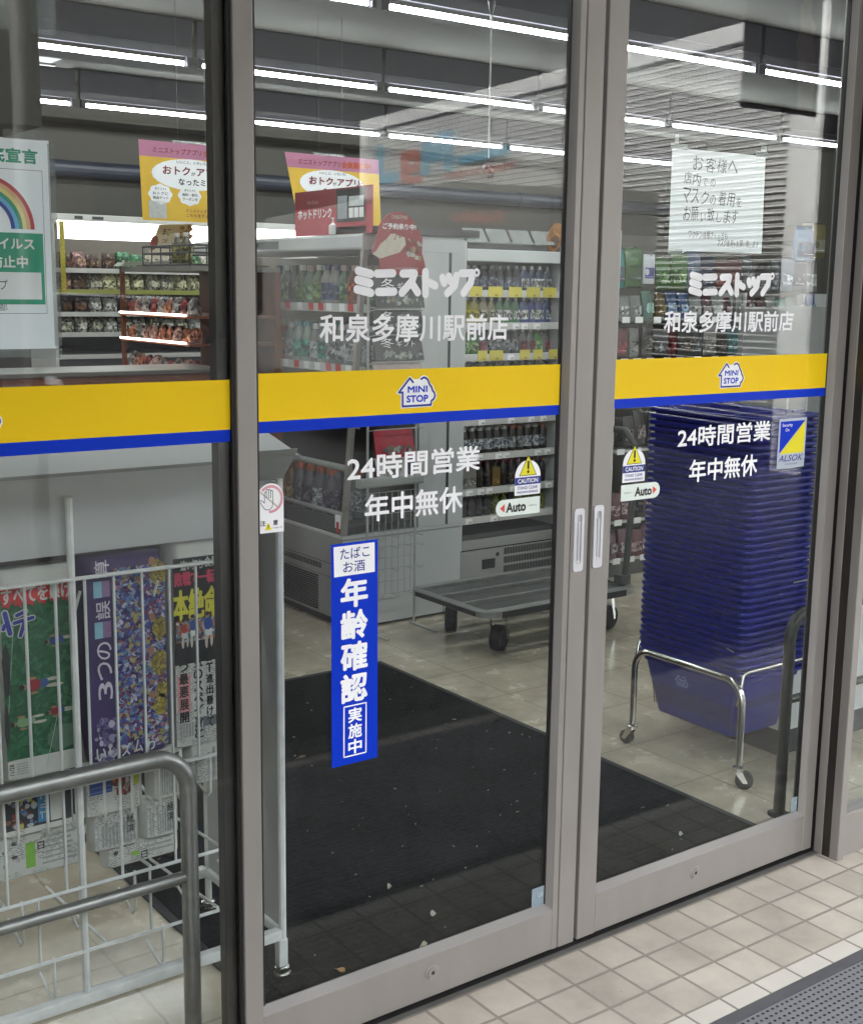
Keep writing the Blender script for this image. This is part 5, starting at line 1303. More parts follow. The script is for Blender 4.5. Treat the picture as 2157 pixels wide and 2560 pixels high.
# =================================================================== WALL COOLER WITH SMALL BOTTLES
wx0, wx1, wy0, wy1 = 3.37, 4.165, 3.2, 3.85
t = thing('bottle_cooler', 'white upright bottle cooler with eight shelves facing the doors', 'cooler', (3.77, 3.5, 0))
MB().box(wx0, wx1, wy1-0.03, wy1, 0.155, 1.79, M['case_dark']).build('back_panel', t)
MB().rbox(wx0, wx0+0.098, wy0-0.012, wy1-0.03, 0.159, 1.79, CS, 0.006).build('side_wall', t)
MB().rbox(wx1-0.03, wx1, wy0-0.012, wy1-0.03, 0.159, 1.79, CS, 0.006).build('side_wall', t)
MB().rbox(wx0+0.0985, wx1-0.0305, wy0-0.011, wy1-0.03, 1.692, 1.755, CS, 0.005, 'x').box(wx0+0.1, wx1-0.032, wy0+0.02, wy1-0.03, 1.756, 1.785, M['case_dark']).build('canopy', t)
MB().rbox(wx0, wx1, wy0-0.014, wy1, 0.0, 0.1535, CG, 0.004, 'x').build('base_cabinet', t)
MB().box(wx0, wx1, wy0-0.006, wy1, 0.154, 0.1585, M['slot']).build('seam', t)
b = MB()
for row in range(3):
    x = 3.76
    while x < 4.14: b.box(x, x+0.006, wy0-0.0165, wy0-0.013, 0.0+0.012+row*0.05, 0.048+row*0.05, M['slot']); x += 0.0115
b.build('front_vent', t)
b = MB().box(3.605, 3.695, wy0-0.0165, wy0-0.013, 0.045, 0.098, M['slot']); b.prism([(3.712+0.011*math.cos(a), wy0-0.013, 0.118+0.011*math.sin(a)) for a in [k*math.pi/8 for k in range(16)]], (0, -0.0035, 0), M['slot'])
b.build('switch_panel', t)
MB().box(wx0+0.0985, wx1-0.0305, wy0+0.012, wy1-0.03, 0.16, 0.24, M['case_dark']).rbox(wx0+0.0985, wx1-0.0305, wy0-0.01, wy0+0.01, 0.16, 0.212, CG, 0.004, 'x').build('lower_tray', t)
SHZ = [1.542, 1.372, 1.208, 1.045, 0.866, 0.678, 0.490, 0.335]
r2 = random.Random(5)
for i, z in enumerate(SHZ):
    k = MB().box(wx0+0.099, wx1-0.031, wy0+0.004, wy1-0.03, z-0.008, z-0.001, M['shelf']).rbox(wx0+0.099, wx1-0.031, wy0-0.008, wy0+0.0035, z-0.034, z+0.004, M['shelf'], 0.003, 'x').build('shelf_board', t)
    tg = MB(); x = wx0+0.12
    while x < wx1-0.09:
        yel = i == 0 or (i in (2, 3) and r2.random() < 0.5)
        w = r2.uniform(0.055, 0.10) if yel else 0.045
        if yel or r2.random() < 0.5:
            tg.box(x, x+w, wy0-0.0105, wy0-0.0085, z-0.032, z+(0.022 if yel else -0.002), mat('price_yellow', '#CFC048', .5) if yel else M['white_film'])
            tg.text('%d' % r2.choice((98, 108, 118, 128, 138, 148, 168, 188)), (x+w*.45, wy0-0.0112, z-0.028), X, Z, 0.019, 0.011, INK, .02)
        x += w + r2.uniform(0.004, 0.05)
    if tg.v: tg.build('price_tag', k)
YL, GN, BLc = colm('#C2B52C'), colm('#3E8A55'), colm('#3A57A8')
def rowfill(protos, seq, z, x0=3.505, dx=0.056, y=3.247, depth=(0, 0.07)):
    pts = []
    for d in depth:
        for i, k in enumerate(seq): pts.append((x0+dx*i + (0.01 if d else 0), y+d, z, k))
    place(protos, pts)
def lb(s): return s + ' of upright cooler'
R1 = 'bottles on the top shelf of the upright cooler'
rowfill([bottle_proto('drink_bottle', lb('dark bottle with clear cap on the top shelf'), .132, .024, colm('#232630', .25), colm('#8f9798'), colm('#6d7385'), 'bottle', R1),
         bottle_proto('jelly_pouch', lb('white and blue drinking pouch marked ENERGY on the top shelf'), .135, .030, colm('#2a3c78'), colm('#d7dcdf'), colm('#dfe3e6'), 'pouch', R1, ('ENERGY', INK)),
         bottle_proto('jelly_pouch', lb('white and blue drinking pouch marked MINERAL on the top shelf'), .135, .030, colm('#3a4674'), colm('#d7dcdf'), colm('#dfe3e6'), 'pouch', R1, ('MINERAL', INK))],
        [0, 0, 0, 0, 0, 0, 0, 1, 1, 2, 2], SHZ[0])
R2 = 'drinking pouches on the second shelf of the upright cooler'
rowfill([bottle_proto('jelly_pouch', lb('yellow drinking pouch marked in on the second shelf'), .142, .029, YL, colm('#d9dcda'), colm('#C9BD3A'), 'pouch', R2, ('in', INK)),
         bottle_proto('jelly_pouch', lb('green and white drinking pouch on the second shelf'), .142, .029, GN, colm('#d9dcda'), colm('#d5dad6'), 'pouch', R2, ('in', INK)),
         bottle_proto('jelly_pouch', lb('blue and white drinking pouch on the second shelf'), .142, .029, BLc, colm('#e3e6e6'), colm('#d9dde0'), 'pouch', R2, ('in', INK)),
         bottle_proto('jelly_pouch', lb('cream drinking pouch on the second shelf'), .142, .029, colm('#b9b38c'), colm('#d9dcda'), colm('#cfcbb0'), 'pouch', R2, ('D', INK))],
        [0, 0, 3, 3, 1, 1, 1, 2, 2, 2, 2], SHZ[1])
R3 = 'drinks on the third shelf of the upright cooler'
rowfill([bottle_proto('jelly_pouch', lb('bright green drinking pouch on the third shelf'), .135, .028, colm('#4f9a3c'), colm('#dcdfdc'), colm('#86b06f'), 'pouch', R3),
         bottle_proto('jelly_pouch', lb('silver and red drinking pouch on the third shelf'), .135, .028, colm('#85868a'), colm('#e2e4e4'), colm('#8a3a46'), 'pouch', R3),
         bottle_proto('drink_bottle', lb('grey bottle with white cap on the third shelf'), .14, .025, colm('#5d6068', .25), colm('#e5e7e7'), colm('#9da1a6'), 'bottle', R3)],
        [0, 0, 1, 2, 2, 2, 2, 1, 1, 0, 1], SHZ[2])
R4 = 'drinks on the fourth shelf of the upright cooler'
rowfill([bottle_proto('drink_bottle', lb('white capped bottle with yellow label on the fourth shelf'), .14, .025, colm('#73766a', .25), colm('#e5e7e7'), colm('#c7b94a'), 'bottle', R4),
         bottle_proto('drink_bottle', lb('white capped bottle with red label on the fourth shelf'), .14, .025, colm('#4c3f3f', .25), colm('#e5e7e7'), colm('#9a3238'), 'bottle', R4)],
        [0, 1, 0, 0, 1, 0, 1, 0, 0, 0, 1], SHZ[3])
R5 = 'drinks on the fifth shelf of the upright cooler'
rowfill([bottle_proto('drink_bottle', lb('dark coffee bottle on the fifth shelf'), .145, .026, colm('#1c1815', .2), colm('#b7babb'), colm('#4a3a2c'), 'bottle', R5)], [0]*11, SHZ[4])
R6 = 'coffee bottles on the sixth shelf of the upright cooler'
rowfill([bottle_proto('drink_bottle', lb('black coffee bottle with silver cap and white label on the sixth shelf'), .140, .026, colm('#151313', .25), colm('#c9cbcb'), colm('#c2c8cf'), 'jar', R6, ('O', colm('#2f3f6a'))),
         bottle_proto('drink_bottle', lb('black coffee bottle with copper cap and grey label on the sixth shelf'), .140, .026, colm('#1a1514', .25), colm('#b06a48'), colm('#8f9498'), 'jar', R6)],
        [0, 0, 0, 0, 0, 0, 1, 1, 0, 0, 1], SHZ[5])
R7 = 'cartons on the seventh shelf of the upright cooler'
rowfill([bottle_proto('drink_carton', lb('small white carton with dark numbers on the seventh shelf'), .135, .026, colm('#b5b4ae'), colm('#e0e2e0'), colm('#c4c3bd'), 'carton', R7, ('125', INK)),
         bottle_proto('drink_bottle', lb('dark bottle with pink cap on the seventh shelf'), .138, .025, colm('#241f1e', .25), colm('#a8506a'), colm('#3a2c28'), 'bottle', R7),
         bottle_proto('drink_carton', lb('tan carton on the seventh shelf'), .12, .026, colm('#8f7436'), colm('#6d5a2e'), colm('#a8893e'), 'carton', R7)],
        [0, 0, 1, 1, 2, 1, 1, 1, 2, 1, 1], SHZ[6])
R8 = 'bottles on the lowest shelf of the upright cooler'
rowfill([bottle_proto('drink_bottle', lb('black bottle on the lowest shelf'), .118, .025, colm('#100f0f', .25), colm('#2b2a29'), colm('#1d1b1a'), 'bottle', R8),
         bottle_proto('drink_bottle', lb('yellow green bottle on the lowest shelf'), .118, .025, colm('#6f7a1e', .25), colm('#8a9430'), colm('#77801f'), 'bottle', R8)],
        [0, 0, 0, 0, 1, 1, 0, 1, 1, 1, 1], SHZ[7])
# things standing on the coolers
CL = mat('acrylic', '#A9AEAC', 0.12, 0, 0.1, 20, alpha=0.45)
for i in range(4):
    x = 3.47+i*0.155
    b = MB().prism([(x, 3.19, 1.79), (x+0.135, 3.19, 1.79), (x+0.135, 3.24, 1.862), (x, 3.24, 1.862)], (0, 0.004, 0), CL).box(x, x+0.135, 3.25, 3.30, 1.7905, 1.80, CL)
    tag(b.build('card_holder'), ['leftmost clear card holder on top of the upright bottle cooler', 'second clear card holder on top of the upright bottle cooler', 'third clear card holder on top of the upright bottle cooler', 'clear card holder beside the brown oval card on the upright cooler'][i], 'card holder', 'clear card holders on the bottle cooler')
t = thing('oval_card', 'brown oval advertising card standing on the upright bottle cooler', 'advertising card', (4.075, 3.22, 1.76))
T_ = Matrix.Translation((4.085, 3.205, 1.832)) @ Matrix.Rotation(R(24), 4, 'Y')
ov = [(0.052*math.cos(a), 0, 0.082*math.sin(a)) for a in [k*math.pi/14 for k in range(28)]]
MB(T_).prism(ov, (0, 0.006, 0), colm('#8a5a28', .5, .25)).build('card', t)
b = MB(T_).poly([(p[0]*.55+.006, -.0012, p[2]*.42-.025) for p in ov], colm('#4a2c1c', .5)); b.text('Today', (-.028, -.0012, .012), X, Z, .052, .016, colm('#c79a4a', .5), .02); b.build('print', t)
# hot drink advert on the open cooler
t = thing('hot_drink_sign', 'red hot drink advertising sign standing on the open cooler', 'sign', (2.52, 2.94, 1.782))
uY = Vector((0, -1, 0)); xs = 2.50
def side_quad(b, x, y1, y0, z0, z1, mt):   # seen from the left aisle
    return b.poly([(x, y1, z0), (x, y0, z0), (x, y0, z1), (x, y1, z1)], mt)
MB().box(xs, xs+0.006, 2.615, 3.275, 1.7825, 1.985, mat('red_board', '#B32A40', .5, 0, .04)).build('board', t)
side_quad(MB(), xs-.0004, 3.275, 2.615, 1.905, 1.985, mat('dark_red_board', '#7d1220', .5, 0, .04)).build('dark_band', t)
MB().text('ホットドリンク', (xs-.0008, 3.245, 1.858), uY, Z, 0.30, 0.045, M['white_film'], .03).text('Hot Drink', (xs-.0012, 3.16, 1.925), uY, Z, 0.10, 0.016, colm('#b08e76', .5)).build('lettering', t)
b = side_quad(MB(), xs-.0008, 2.905, 2.665, 1.835, 1.978, M['black_ink']); side_quad(b, xs-.0012, 2.895, 2.815, 1.85, 1.95, colm('#9aa0a4', .5))
for i in range(3): side_quad(b, xs-.0012, 2.80-i*.042, 2.764-i*.042, 1.852, 1.895, M['white_film'])
side_quad(b, xs-.0012, 2.80, 2.68, 1.902, 1.945, colm('#c5cacc', .5)); b.build('picture_panel', t)
t = thing('pump_bottle', 'small white pump bottle on the open cooler in front of the red sign', 'bottle', (2.47, 2.95, 1.783))
t.location = (2.4985, 2.93, 1.783)
MB().lathe([(.018, 1.783), (.02, 1.786), (.02, 1.822), (.008, 1.832), (.008, 1.838)], 2.478+.02, 2.93, M['white_film'], 12).build('bottle_body', t, 40)
MB().lathe([(.004, 1.838), (.004, 1.852), (.010, 1.853), (.010, 1.858)], 2.498, 2.93, M['white_film'], 8).build('pump_head', t, 40)

# hanging membership posters
def member_poster(label, x0, y, curl):
    w, zt, zb_ = 0.60, 2.255, 1.868
    t = thing('membership_poster', label, 'poster', (x0+w/2, y, zb_), 'yellow membership posters hung from the ceiling')
    def P3(u, v, d=0.0): return (x0 + u*w + curl*(1-v)*0.07*(1-u), y - d - curl*0.03*(1-v), zb_ + v*(zt-zb_))
    YP_ = mat('poster_yellow', '#D8AE1E', .5, 0, .05); PK = mat('poster_pink', '#B06A88', .5, 0, .08)
    MB().poly([P3(0,0), P3(1,0), P3(1,1), P3(0,1)], YP_).build('sheet', t)
    MB().poly([P3(0,.80,.001), P3(1,.80,.001), P3(1,1,.001), P3(0,1,.001)], PK).build('pink_header', t)
    el = [P3(.46+.36*math.cos(a), .60+.20*math.sin(a), .001) for a in [k*math.pi/12 for k in range(24)]]
    cl = MB().poly(el, M['white_film'])
    for cx in (.17, .44, .71):
        cl.poly([P3(cx+.105*math.cos(a)*(1+.06*math.cos(8*a)), .335+.125*math.sin(a)*(1+.06*math.cos(8*a)), .0015) for a in [k*math.pi/16 for k in range(32)]], M['white_film'])
    cl.build('white_bubbles', t)
    def tx(b, s, u, v, wu, hv, mt, off=.02): return b.text(s, P3(u, v, .0025), X, Z, wu*w, hv*(zt-zb_), mt, off)
    MR = mat('maroon_ink', '#7c2530', .5, 0, .05); KB = M['black_ink']
    b = tx(MB(), 'ミニストップアプリ', .12, .85, .44, .075, MR); tx(b, '会員募集中!', .58, .84, .32, .095, mat('orange_ink', '#B5471F', .5), .04)
    tx(b, 'いいこと、いろいろ!', .33, .735, .28, .04, KB); tx(b, 'おトク', .20, .59, .25, .11, MR, .04); tx(b, 'が', .46, .59, .04, .05, KB); tx(b, 'アプリ', .51, .59, .24, .11, MR, .04); tx(b, 'に', .765, .60, .04, .06, KB)
    tx(b, 'なったミミ!', .34, .465, .34, .085, KB, .03)
    for i, cx in enumerate((.17, .44, .71)):
        tx(b, 'ポイント%d' % (i+1), cx-.05, .385, .10, .035, KB)
        for k in range(2): tx(b, ('おトクに', '商品ゲット', '無料・割引', 'クーポンを', 'さらに', 'ポイント')[i*2+k], cx-.07, .325-k*.055, .14, .04, KB)
    tx(b, 'ミニストップアプリについて', .40, .12, .42, .045, MR); tx(b, 'こちらをチェック', .40, .06, .28, .045, MR)
    b.build('lettering', t)
    MB().poly([P3(.06, .03, .0015), P3(.22, .03, .0015), P3(.22, .25, .0015), P3(.06, .25, .0015)], mat('blank_square', '#b9b9b4', .5, 0, .1, 60)).build('blank_square', t)
    MB().box(x0+w*.30, x0+w*.62, y-.006, y+.006, zt-.004, zt+.010, M['clear']).tube([(x0+w*.35, y, zt+.009), (x0+w*.35, y, 2.978)], .0012, M['case_dark'], 4).tube([(x0+w*.6, y, zt+.009), (x0+w*.6, y, 2.978)], .0012, M['case_dark'], 4).build('hanger', t)
member_poster('yellow and pink membership poster cut by the black mullion', 2.035, 4.0, 0.15)
member_poster('yellow and pink membership poster partly behind the red sign on the open cooler', 2.858, 4.0, 1.0)

# =================================================================== BROCHURE STAND AT THE COOLER END
t = thing('brochure_stand', 'wire brochure stand with a grid back at the end of the open cooler', 'brochure stand', (2.6, 2.6, 0))
SG = mat('grey_wire', (0.42, 0.43, 0.42), 0.4, 0.3, 0.1)
b = MB()
for x in (2.472, 2.735):
    b.tube([(x, 2.6, 0.008), (x, 2.6, 1.62)], 0.006, SG, 8); b.rbox(x-0.008, x+0.008, 2.43, 2.63, 0.0008, 0.007, SG, 0.003, 'y')
b.build('posts', t, 60)
b = MB()
for k in range(7): b.tube([(2.5+0.035*k, 2.598, 0.165), (2.5+0.035*k, 2.598, 0.64)], 0.0018, SG, 5)
for z in (0.165, 0.225, 0.284, 0.335, 0.387, 0.435, 0.54, 0.64): b.tube([(2.474, 2.598, z), (2.733, 2.598, z)], 0.0022, SG, 5)
b.build('grid', t)
b = MB()
for z in (0.167, 0.284, 0.387, 0.435):
    for x in (2.515, 2.60, 2.685, 2.735): b.tube([(x, 2.598, z), (x+0.012, 2.555, z-0.004), (x+0.012, 2.551, z+0.010)], 0.0022, SG, 5)
b.build('hook', t)
MB().rbox(2.40, 2.735, 2.535, 2.585, 0.675, 0.715, mat('pale_tray', '#9EA3A0', .4), .01, 'x').build('tray', t)
b = MB()
for z in (1.455, 1.345, 1.225, 0.93, 0.80): b.tube([(2.475, 2.545, z), (2.735, 2.545, z)], .0025, SG, 5).tube([(2.475, 2.545, z), (2.475, 2.6, z-.01)], .0025, SG, 5).tube([(2.735, 2.545, z), (2.735, 2.6, z-.01)], .0025, SG, 5)
b.build('holder_wire', t)
# Christmas board
t = thing('christmas_board', 'dark red rounded Christmas cake order board on the brochure stand', 'sign board', (2.6, 2.555, 1.60))
yb_ = 2.548
out = [(2.505,1.605),(2.745,1.605),(2.735,1.66),(2.720,1.70),(2.722,1.765),(2.705,1.80)] + arc(2.592, 1.765, 0.108, 20, 165, 14) + [(2.482,1.765),(2.455,1.693),(2.492,1.672)]
MB().prism(facade(list(reversed(out)), yb_), (0, .005, 0), mat('board_red', '#8F1F2C', .5, 0, .06, 12)).build('board', t)
b = MB().poly(facade([(2.458,1.690),(2.478,1.705),(2.500,1.735),(2.53,1.755),(2.56,1.785),(2.59,1.772),(2.625,1.765),(2.632,1.735),(2.60,1.70),(2.545,1.685),(2.50,1.672)], yb_-.0006), colm('#c9bfae', .6, .1))
rx2 = random.Random(8); crowd(b, 2.632, 2.712, 1.675, 1.755, yb_-.0008, 26, ('#7a4a34','#a9a29a','#8f6b48','#5c2a24','#b9b0a6'), rx2, .006, .014)
crowd(b, 2.55, 2.60, 1.755, 1.79, yb_-.0010, 6, ('#8f2a2a','#c9bfae','#4a3a34'), rx2, .004, .007); b.build('cake_picture', t)
MB().text('CHRISTMAS', (2.555,yb_-.0006,1.842), X, Z, .085, .016, colm('#cdbdb2', .5), .01).text('ご予約承り中!', (2.510,yb_-.0006,1.797), X, Z, .175, .026, M['white_film'], .03).text('WEB予約受付中', (2.575,yb_-.0006,1.625), X, Z, .125, .013, colm('#b9a8a4', .5), .01).build('lettering', t)
rx2 = random.Random(4); b = MB()
for i in range(16):
    rblob(b, rx2.uniform(2.49, 2.71), rx2.uniform(1.76, 1.84), .0018, .0018, yb_-.0006, colm('#c9a8a4', .5), 6, rx2)
b.build('snow_dots', t)
# catalogues
def catalog(label, z0, z1, col, txt=True, x0=2.482, x1=2.742, y=2.552, lean=0.03):
    t = thing('gift_catalogue', label, 'catalogue', ((x0+x1)/2, y, z0), 'catalogues on the brochure stand')
    MB().prism([(x0, y, z0), (x1, y, z0), (x1, y+lean, z1), (x0, y+lean, z1)], (0, .008, 0), colm(col, .45)).build('cover', t)
    r3 = random.Random(int(z0*1000)); b = MB()
    if txt: b.text('冬', (x0+.03, y+lean*.35-.0015, z0+(z1-z0)*.52), X, Z, .07, (z1-z0)*.40, M['white_film'], .0).text('ギフト', (x0+.115, y+lean*.35-.0015, z0+(z1-z0)*.56), X, Z, .10, (z1-z0)*.24, M['white_film'], .0)
    crowd(b, x0+.03, x1-.02, z0+.012, z0+(z1-z0)*.38, y-.0012, 22, ('#8a8f8c','#6f7674','#a7aaa4','#7f6f5c','#5d6665'), r3, .006, .014)
    b.build('cover_print', t)
catalog('dark winter gift catalogue in the top holder of the brochure stand', 1.462, 1.60, '#23262a')
catalog('dark winter gift catalogue in the middle holder of the brochure stand', 1.350, 1.455, '#23262a')
catalog('dark winter gift catalogue in the lower holder just above the yellow band', 1.232, 1.340, '#26292c')
catalog('white leaflet with pink print below the dark catalogues', 1.16, 1.228, '#b9a6a2', False)
catalog('red and white leaflet pack under the band on the brochure stand', 0.80, 0.925, '#a3323f', False, 2.49, 2.70)
catalog('white card in the lowest holder of the brochure stand', 0.715, 0.80, '#b4b6b0', False, 2.50, 2.66)

# =================================================================== GONDOLA WITH SMALL GOODS (right)
t = thing('goods_shelf', 'low dark shelf unit with hanging goods behind the basket stack', 'shelf unit', (5.1, 3.0, 0))
MB().box(4.185, 6.1, 3.12, 3.15, 0.085, 1.86, mat('peg_board', '#4d4a45', .6)).build('back_board', t)
for x in (4.172, 4.19+1.0, 6.1): MB().box(x, x+.012, 2.80, 3.119, 0.0, 1.55 if x > 5 else 1.86, M['shelf']).build('end_panel', t)
MB().box(4.185, 6.1, 2.80, 3.119, 0.0, 0.075, mat('plinth', '#5b5a57', .5)).build('plinth', t)
for z in (1.405, 1.185, 0.70, 0.31, 0.095):
    k = MB().box(4.185, 6.09, 2.79, 3.119, z-.012, z, M['shelf'] if z < 1 else mat('shelf_glass', '#5f6f69', .2)).build('shelf_board', t)
    tg = MB(); x = 4.2; r2 = random.Random(int(z*77))
    while x < 6.0:
        tg.box(x, x+.055, 2.785, 2.7875, z-.022, z+.010, M['white_film']); x += r2.uniform(.09, .15)
    tg.build('price_tag', k)
def pack(name, label, w, h, d, c1, c2, grp, hang=True, win=None):
    b = MB(); n = 6; V = []
    secs = [(0, .12), (.06*h, .8), (.5*h, 1.0), (.82*h, .55), (.9*h, .12), (h, .12)] if hang else [(0, 1), (.03*h, 1.05), (.6*h, 1), (.93*h, .45), (h, .15)]
    for z, dd in secs:
        for (x_, yy) in ((-w/2, -.25), (-w/4, -.5), (0, -.55), (w/4, -.5), (w/2, -.25), (w/2, .25), (0, .4), (-w/2, .25)): V.append((x_, yy*d*dd*1.4, z))
    m_ = 8; F = [tuple(range(m_-1,-1,-1))] + [(i*m_+k, i*m_+(k+1)%m_, (i+1)*m_+(k+1)%m_, (i+1)*m_+k) for i in range(len(secs)-1) for k in range(m_)] + [tuple(range((len(secs)-1)*m_, len(secs)*m_))]
    b.add(V, F, c1)
    o = tag(b.build(name, None, 50, loc=(0,0,0)), label, 'goods', grp)
    p = MB(); fy = -d*.82
    p.poly([(-w*.40, fy, h*.18), (w*.40, fy, h*.18), (w*.40, fy, h*.55), (-w*.40, fy, h*.55)], c2)
    if hang: p.poly([(-w*.25+.2*w*math.cos(k*math.pi/6), fy-.001, h*.40+.11*h*math.sin(k*math.pi/6)) for k in range(12)], c1)
    for i in range(1 if hang else 0): p.poly([(-w*.3, fy-.001, h*(.25+.12*i)), (w*.3, fy-.001, h*(.23+.12*i)), (w*.3, fy-.001, h*(.245+.12*i)), (-w*.3, fy-.001, h*(.245+.12*i))], M['white_film'])
    p.build('printed_panel', o)
    if hang: MB().tube([(0, -.01, h*.95), (0, -.03, h*1.02), (0, .12, h*1.04)], .0025, M['chrome'], 5).build('peg_hook', o)
    return o
G1, G2, G3 = 'goods hanging in the top row of the goods shelf', 'goods standing on the middle of the goods shelf', 'goods in the lower rows of the goods shelf'
one = lambda *a, **k: None
p_ = pack('hanging_pack', 'teal and grey hanging pack beside the stile in the top row', .09, .20, .02, colm('#2d8480'), colm('#49525a'), G1); p_.location = (4.215, 2.83, 1.565)
p_ = pack('hanging_pack', 'large green foil pack hanging in the top row left of the slats reflection', .125, .205, .03, colm('#2b5a1e', .2), colm('#1f4416'), G1); p_.location = (4.295, 2.82, 1.57)
p_ = pack('hanging_pack', 'white hanging card with a purple square in the top row', .085, .155, .012, colm('#c5c8cf'), colm('#46478c'), G1); p_.location = (4.405, 2.81, 1.59)
top = [('light green pack hanging in the top row behind the notice', '#6fa05a', '#86b070'), ('pale blue pack hanging in the top row', '#7f8fae', '#a9b3c6'), ('dark red card hanging in the top row below the notice', '#6d2a30', '#8a3a3e'), ('black card of small dark goods hanging in the top row', '#1e2024', '#3a3d42'), ('navy hanging card in the top row', '#2c3350', '#59607a'), ('clear hanging pack in the top row', '#80858a', '#a9adb0')]
protos = [pack('hanging_pack', l, .10, .19, .018, colm(dk(a)), bz(dk(c, .8)), G1) for l, a, c in top]
pts = [(4.535+.115*i, 2.82, 1.56, (0, 0, 1, 4, 2, 2, 5, 3, 5, 1, 3, 5, 3)[i]) for i in range(12)]
place(protos, pts, jit=.14)
p_ = pack('bottle_pack', 'blue clear bottle pack hanging at the far right of the top row', .15, .21, .05, colm('#2f5578', .15), colm('#1d2f55'), G1); p_.location = (5.72, 2.83, 1.73)
p_ = pack('hanging_pack', 'ochre and white hanging pack at the right end of the top row', .12, .20, .02, colm('#544d28'), colm('#77766d'), G1); p_.location = (5.86, 2.83, 1.76)
mid = [('white box with a dark drop on the middle shelf', '#c7cac8', '#d7dad8'), ('white tube standing on the middle shelf', '#c9cdcc', '#b9c0be'), ('mint green pouch on the middle shelf', '#6fae9c', '#9cc7ba'), ('blue pouch standing on the middle shelf', '#3f6fb5', '#9fb9d8'), ('maroon pack on the middle shelf', '#5f2230', '#a59a9c'), ('brown packet on the middle shelf', '#8a7038', '#a89660')]
protos = [pack('shelf_pack', l, .075, .13, .035, colm(dk(a)), bz(dk(c, .8)), G2, False) for l, a, c in mid]
place(protos, [(4.235+.093*i, 2.83, 1.406, (0, 1, 2, 5, 3, 3, 1, 4, 0, 4, 1, 4, 4, 0, 2, 1, 0, 3)[i]) for i in range(18)], jit=.14)
low = [('red card hanging in the row above the band', '#8c2834', '#b23f4c'), ('white tag shaped card hanging in the row above the band', '#c3c0bd', '#9b9a98'), ('dark brown pack hanging in the row above the band', '#3a3330', '#5c534d'), ('teal pack hanging in the row above the band', '#3d7a86', '#6aa0a8'), ('grey card hanging in the row above the band', '#6d7174', '#8f9396')]
protos = [pack('hanging_pack', l, .085, .16, .016, colm(dk(a)), bz(dk(c, .8)), G3) for l, a, c in low]
place(protos, [(4.225+.1*i, 2.82, 1.20, (0, 1, 2, 4, 0, 2, 4, 1, 2, 3, 4, 0, 4, 2, 3, 4, 1)[i]) for i in range(17)], jit=.14)
low = [('clear pack of pale goods hanging under the band', '#8d8a88', '#a89c9c'), ('pink and white pouch on the lower shelves', '#b0707a', '#c9a9ae'), ('black cylinder shaped pack under the band', '#17181a', '#26282b'), ('pale pink sachet pack on the bottom shelf', '#b98a96', '#cfc4c6')]
protos = [pack('shelf_pack', l, .08, .17, .03, colm(dk(a)), bz(dk(c, .8)), 'goods on the lower shelves of the goods shelf', False) for l, a, c in low]
pts = []
for zi, z in enumerate((.72, .311, .096)):
    for i in range(6): pts.append((4.225+.09*i, 2.83, z, ((2, 0, 0, 0, 2, 0), (1, 1, 2, 1, 0, 1), (3, 3, 1, 3, 3, 1))[zi][i]))
place(protos, pts, jit=.14)

# =================================================================== BREAD SHELVES AT THE BACK (left)
t = thing('bread_shelf', 'white shelf unit with a lit header panel at the back of the shop', 'shelf unit', (3.0, 5.7, 0))
MB().box(2.13, 3.95, 5.95, 5.98, 0, 1.96, mat('shelf_back', '#4b463e', .6)).build('back_board', t)
MB().rbox(2.10, 3.97, 5.47, 5.949, 1.925, 1.965, M['shelf'], .005, 'x').build('header_top', t)
MB().box(2.25, 2.30, 5.465, 5.469, 1.936, 1.954, M['case_dark']).box(2.36, 2.43, 5.465, 5.469, 1.936, 1.954, M['case_dark']).build('header_switch', t)
MB().box(2.165, 3.94, 5.52, 5.53, 1.82, 1.9245, M['panel_light']).build('light_panel', t)
for x in (2.115, 3.945): MB().box(x, x+.02, 5.50, 5.949, 0, 1.9245, M['shelf']).build('end_panel', t)
r2 = random.Random(21)
for i, z in enumerate((1.640, 1.513, 1.377, 1.253, 1.118)):
    MB().box(2.136, 3.944, 5.50, 5.949, z-.012, z, M['shelf']).box(2.136, 3.944, 5.494, 5.4995, z-.022, z+.006, mat('price_green', '#8f9448', .5) if i == 1 else M['shelf']).build('shelf_board', t)
MB().box(2.155, 2.185, 5.470, 5.476, 1.50, 1.92, mat('yellow_strip', '#9C9128', .5, 0, .3, 60)).build('yellow_strip', t)
MB().box(2.136, 3.944, 5.52, 5.949, 0, 1.10, mat('drawer_front', '#565a60', .5)).build('lower_cabinet', t)
GB = 'food packs on the back bread shelves'
def bag(label, w, h, d, c1, c2):
    return pack('food_pack', label, w, h, d, c1, c2, GB, False)
bl_ = [('pink tinted food pack on the bread shelves', '#8a5f5f', '#b08a70'), ('green food pack on the bread shelves', '#2f6a44', '#5c8a55'), ('pale clear food pack on the bread shelves', '#8f8f80', '#b3b39c'), ('dark brown food pack on the bread shelves', '#3f2a22', '#6a4a34'), ('yellowish white food pack on the bread shelves', '#b4b38a', '#cfcfa6'), ('silver white food pack on the bread shelves', '#a9aaa4', '#c4c4be')]
protos = [bag(l, .085, .105, .05, bz(dk(a, .8)), bz(dk(c, .9))) for l, a, c in bl_]
pts = []
seqs = [(1.640, (3, 0, 3, 3, 1, 1, 2, 2, 2, 1, 2, 0, 2)), (1.513, (0, 3, 2, 4, 4, 4, 2, 2, 4, 4, 2, 4, 2)), (1.377, (3, 3, 5, 5, 3, 5, 2, 2, 5, 5, 2, 5, 2)), (1.253, (2, 5, 2, 5, 2, 5, 2, 5, 2, 5, 2, 5, 2))]
for z, sq in seqs:
    for i, k in enumerate(sq): pts.append((2.20+.095*i, 5.56, z+.001, k))
place(protos, pts, jit=.14)

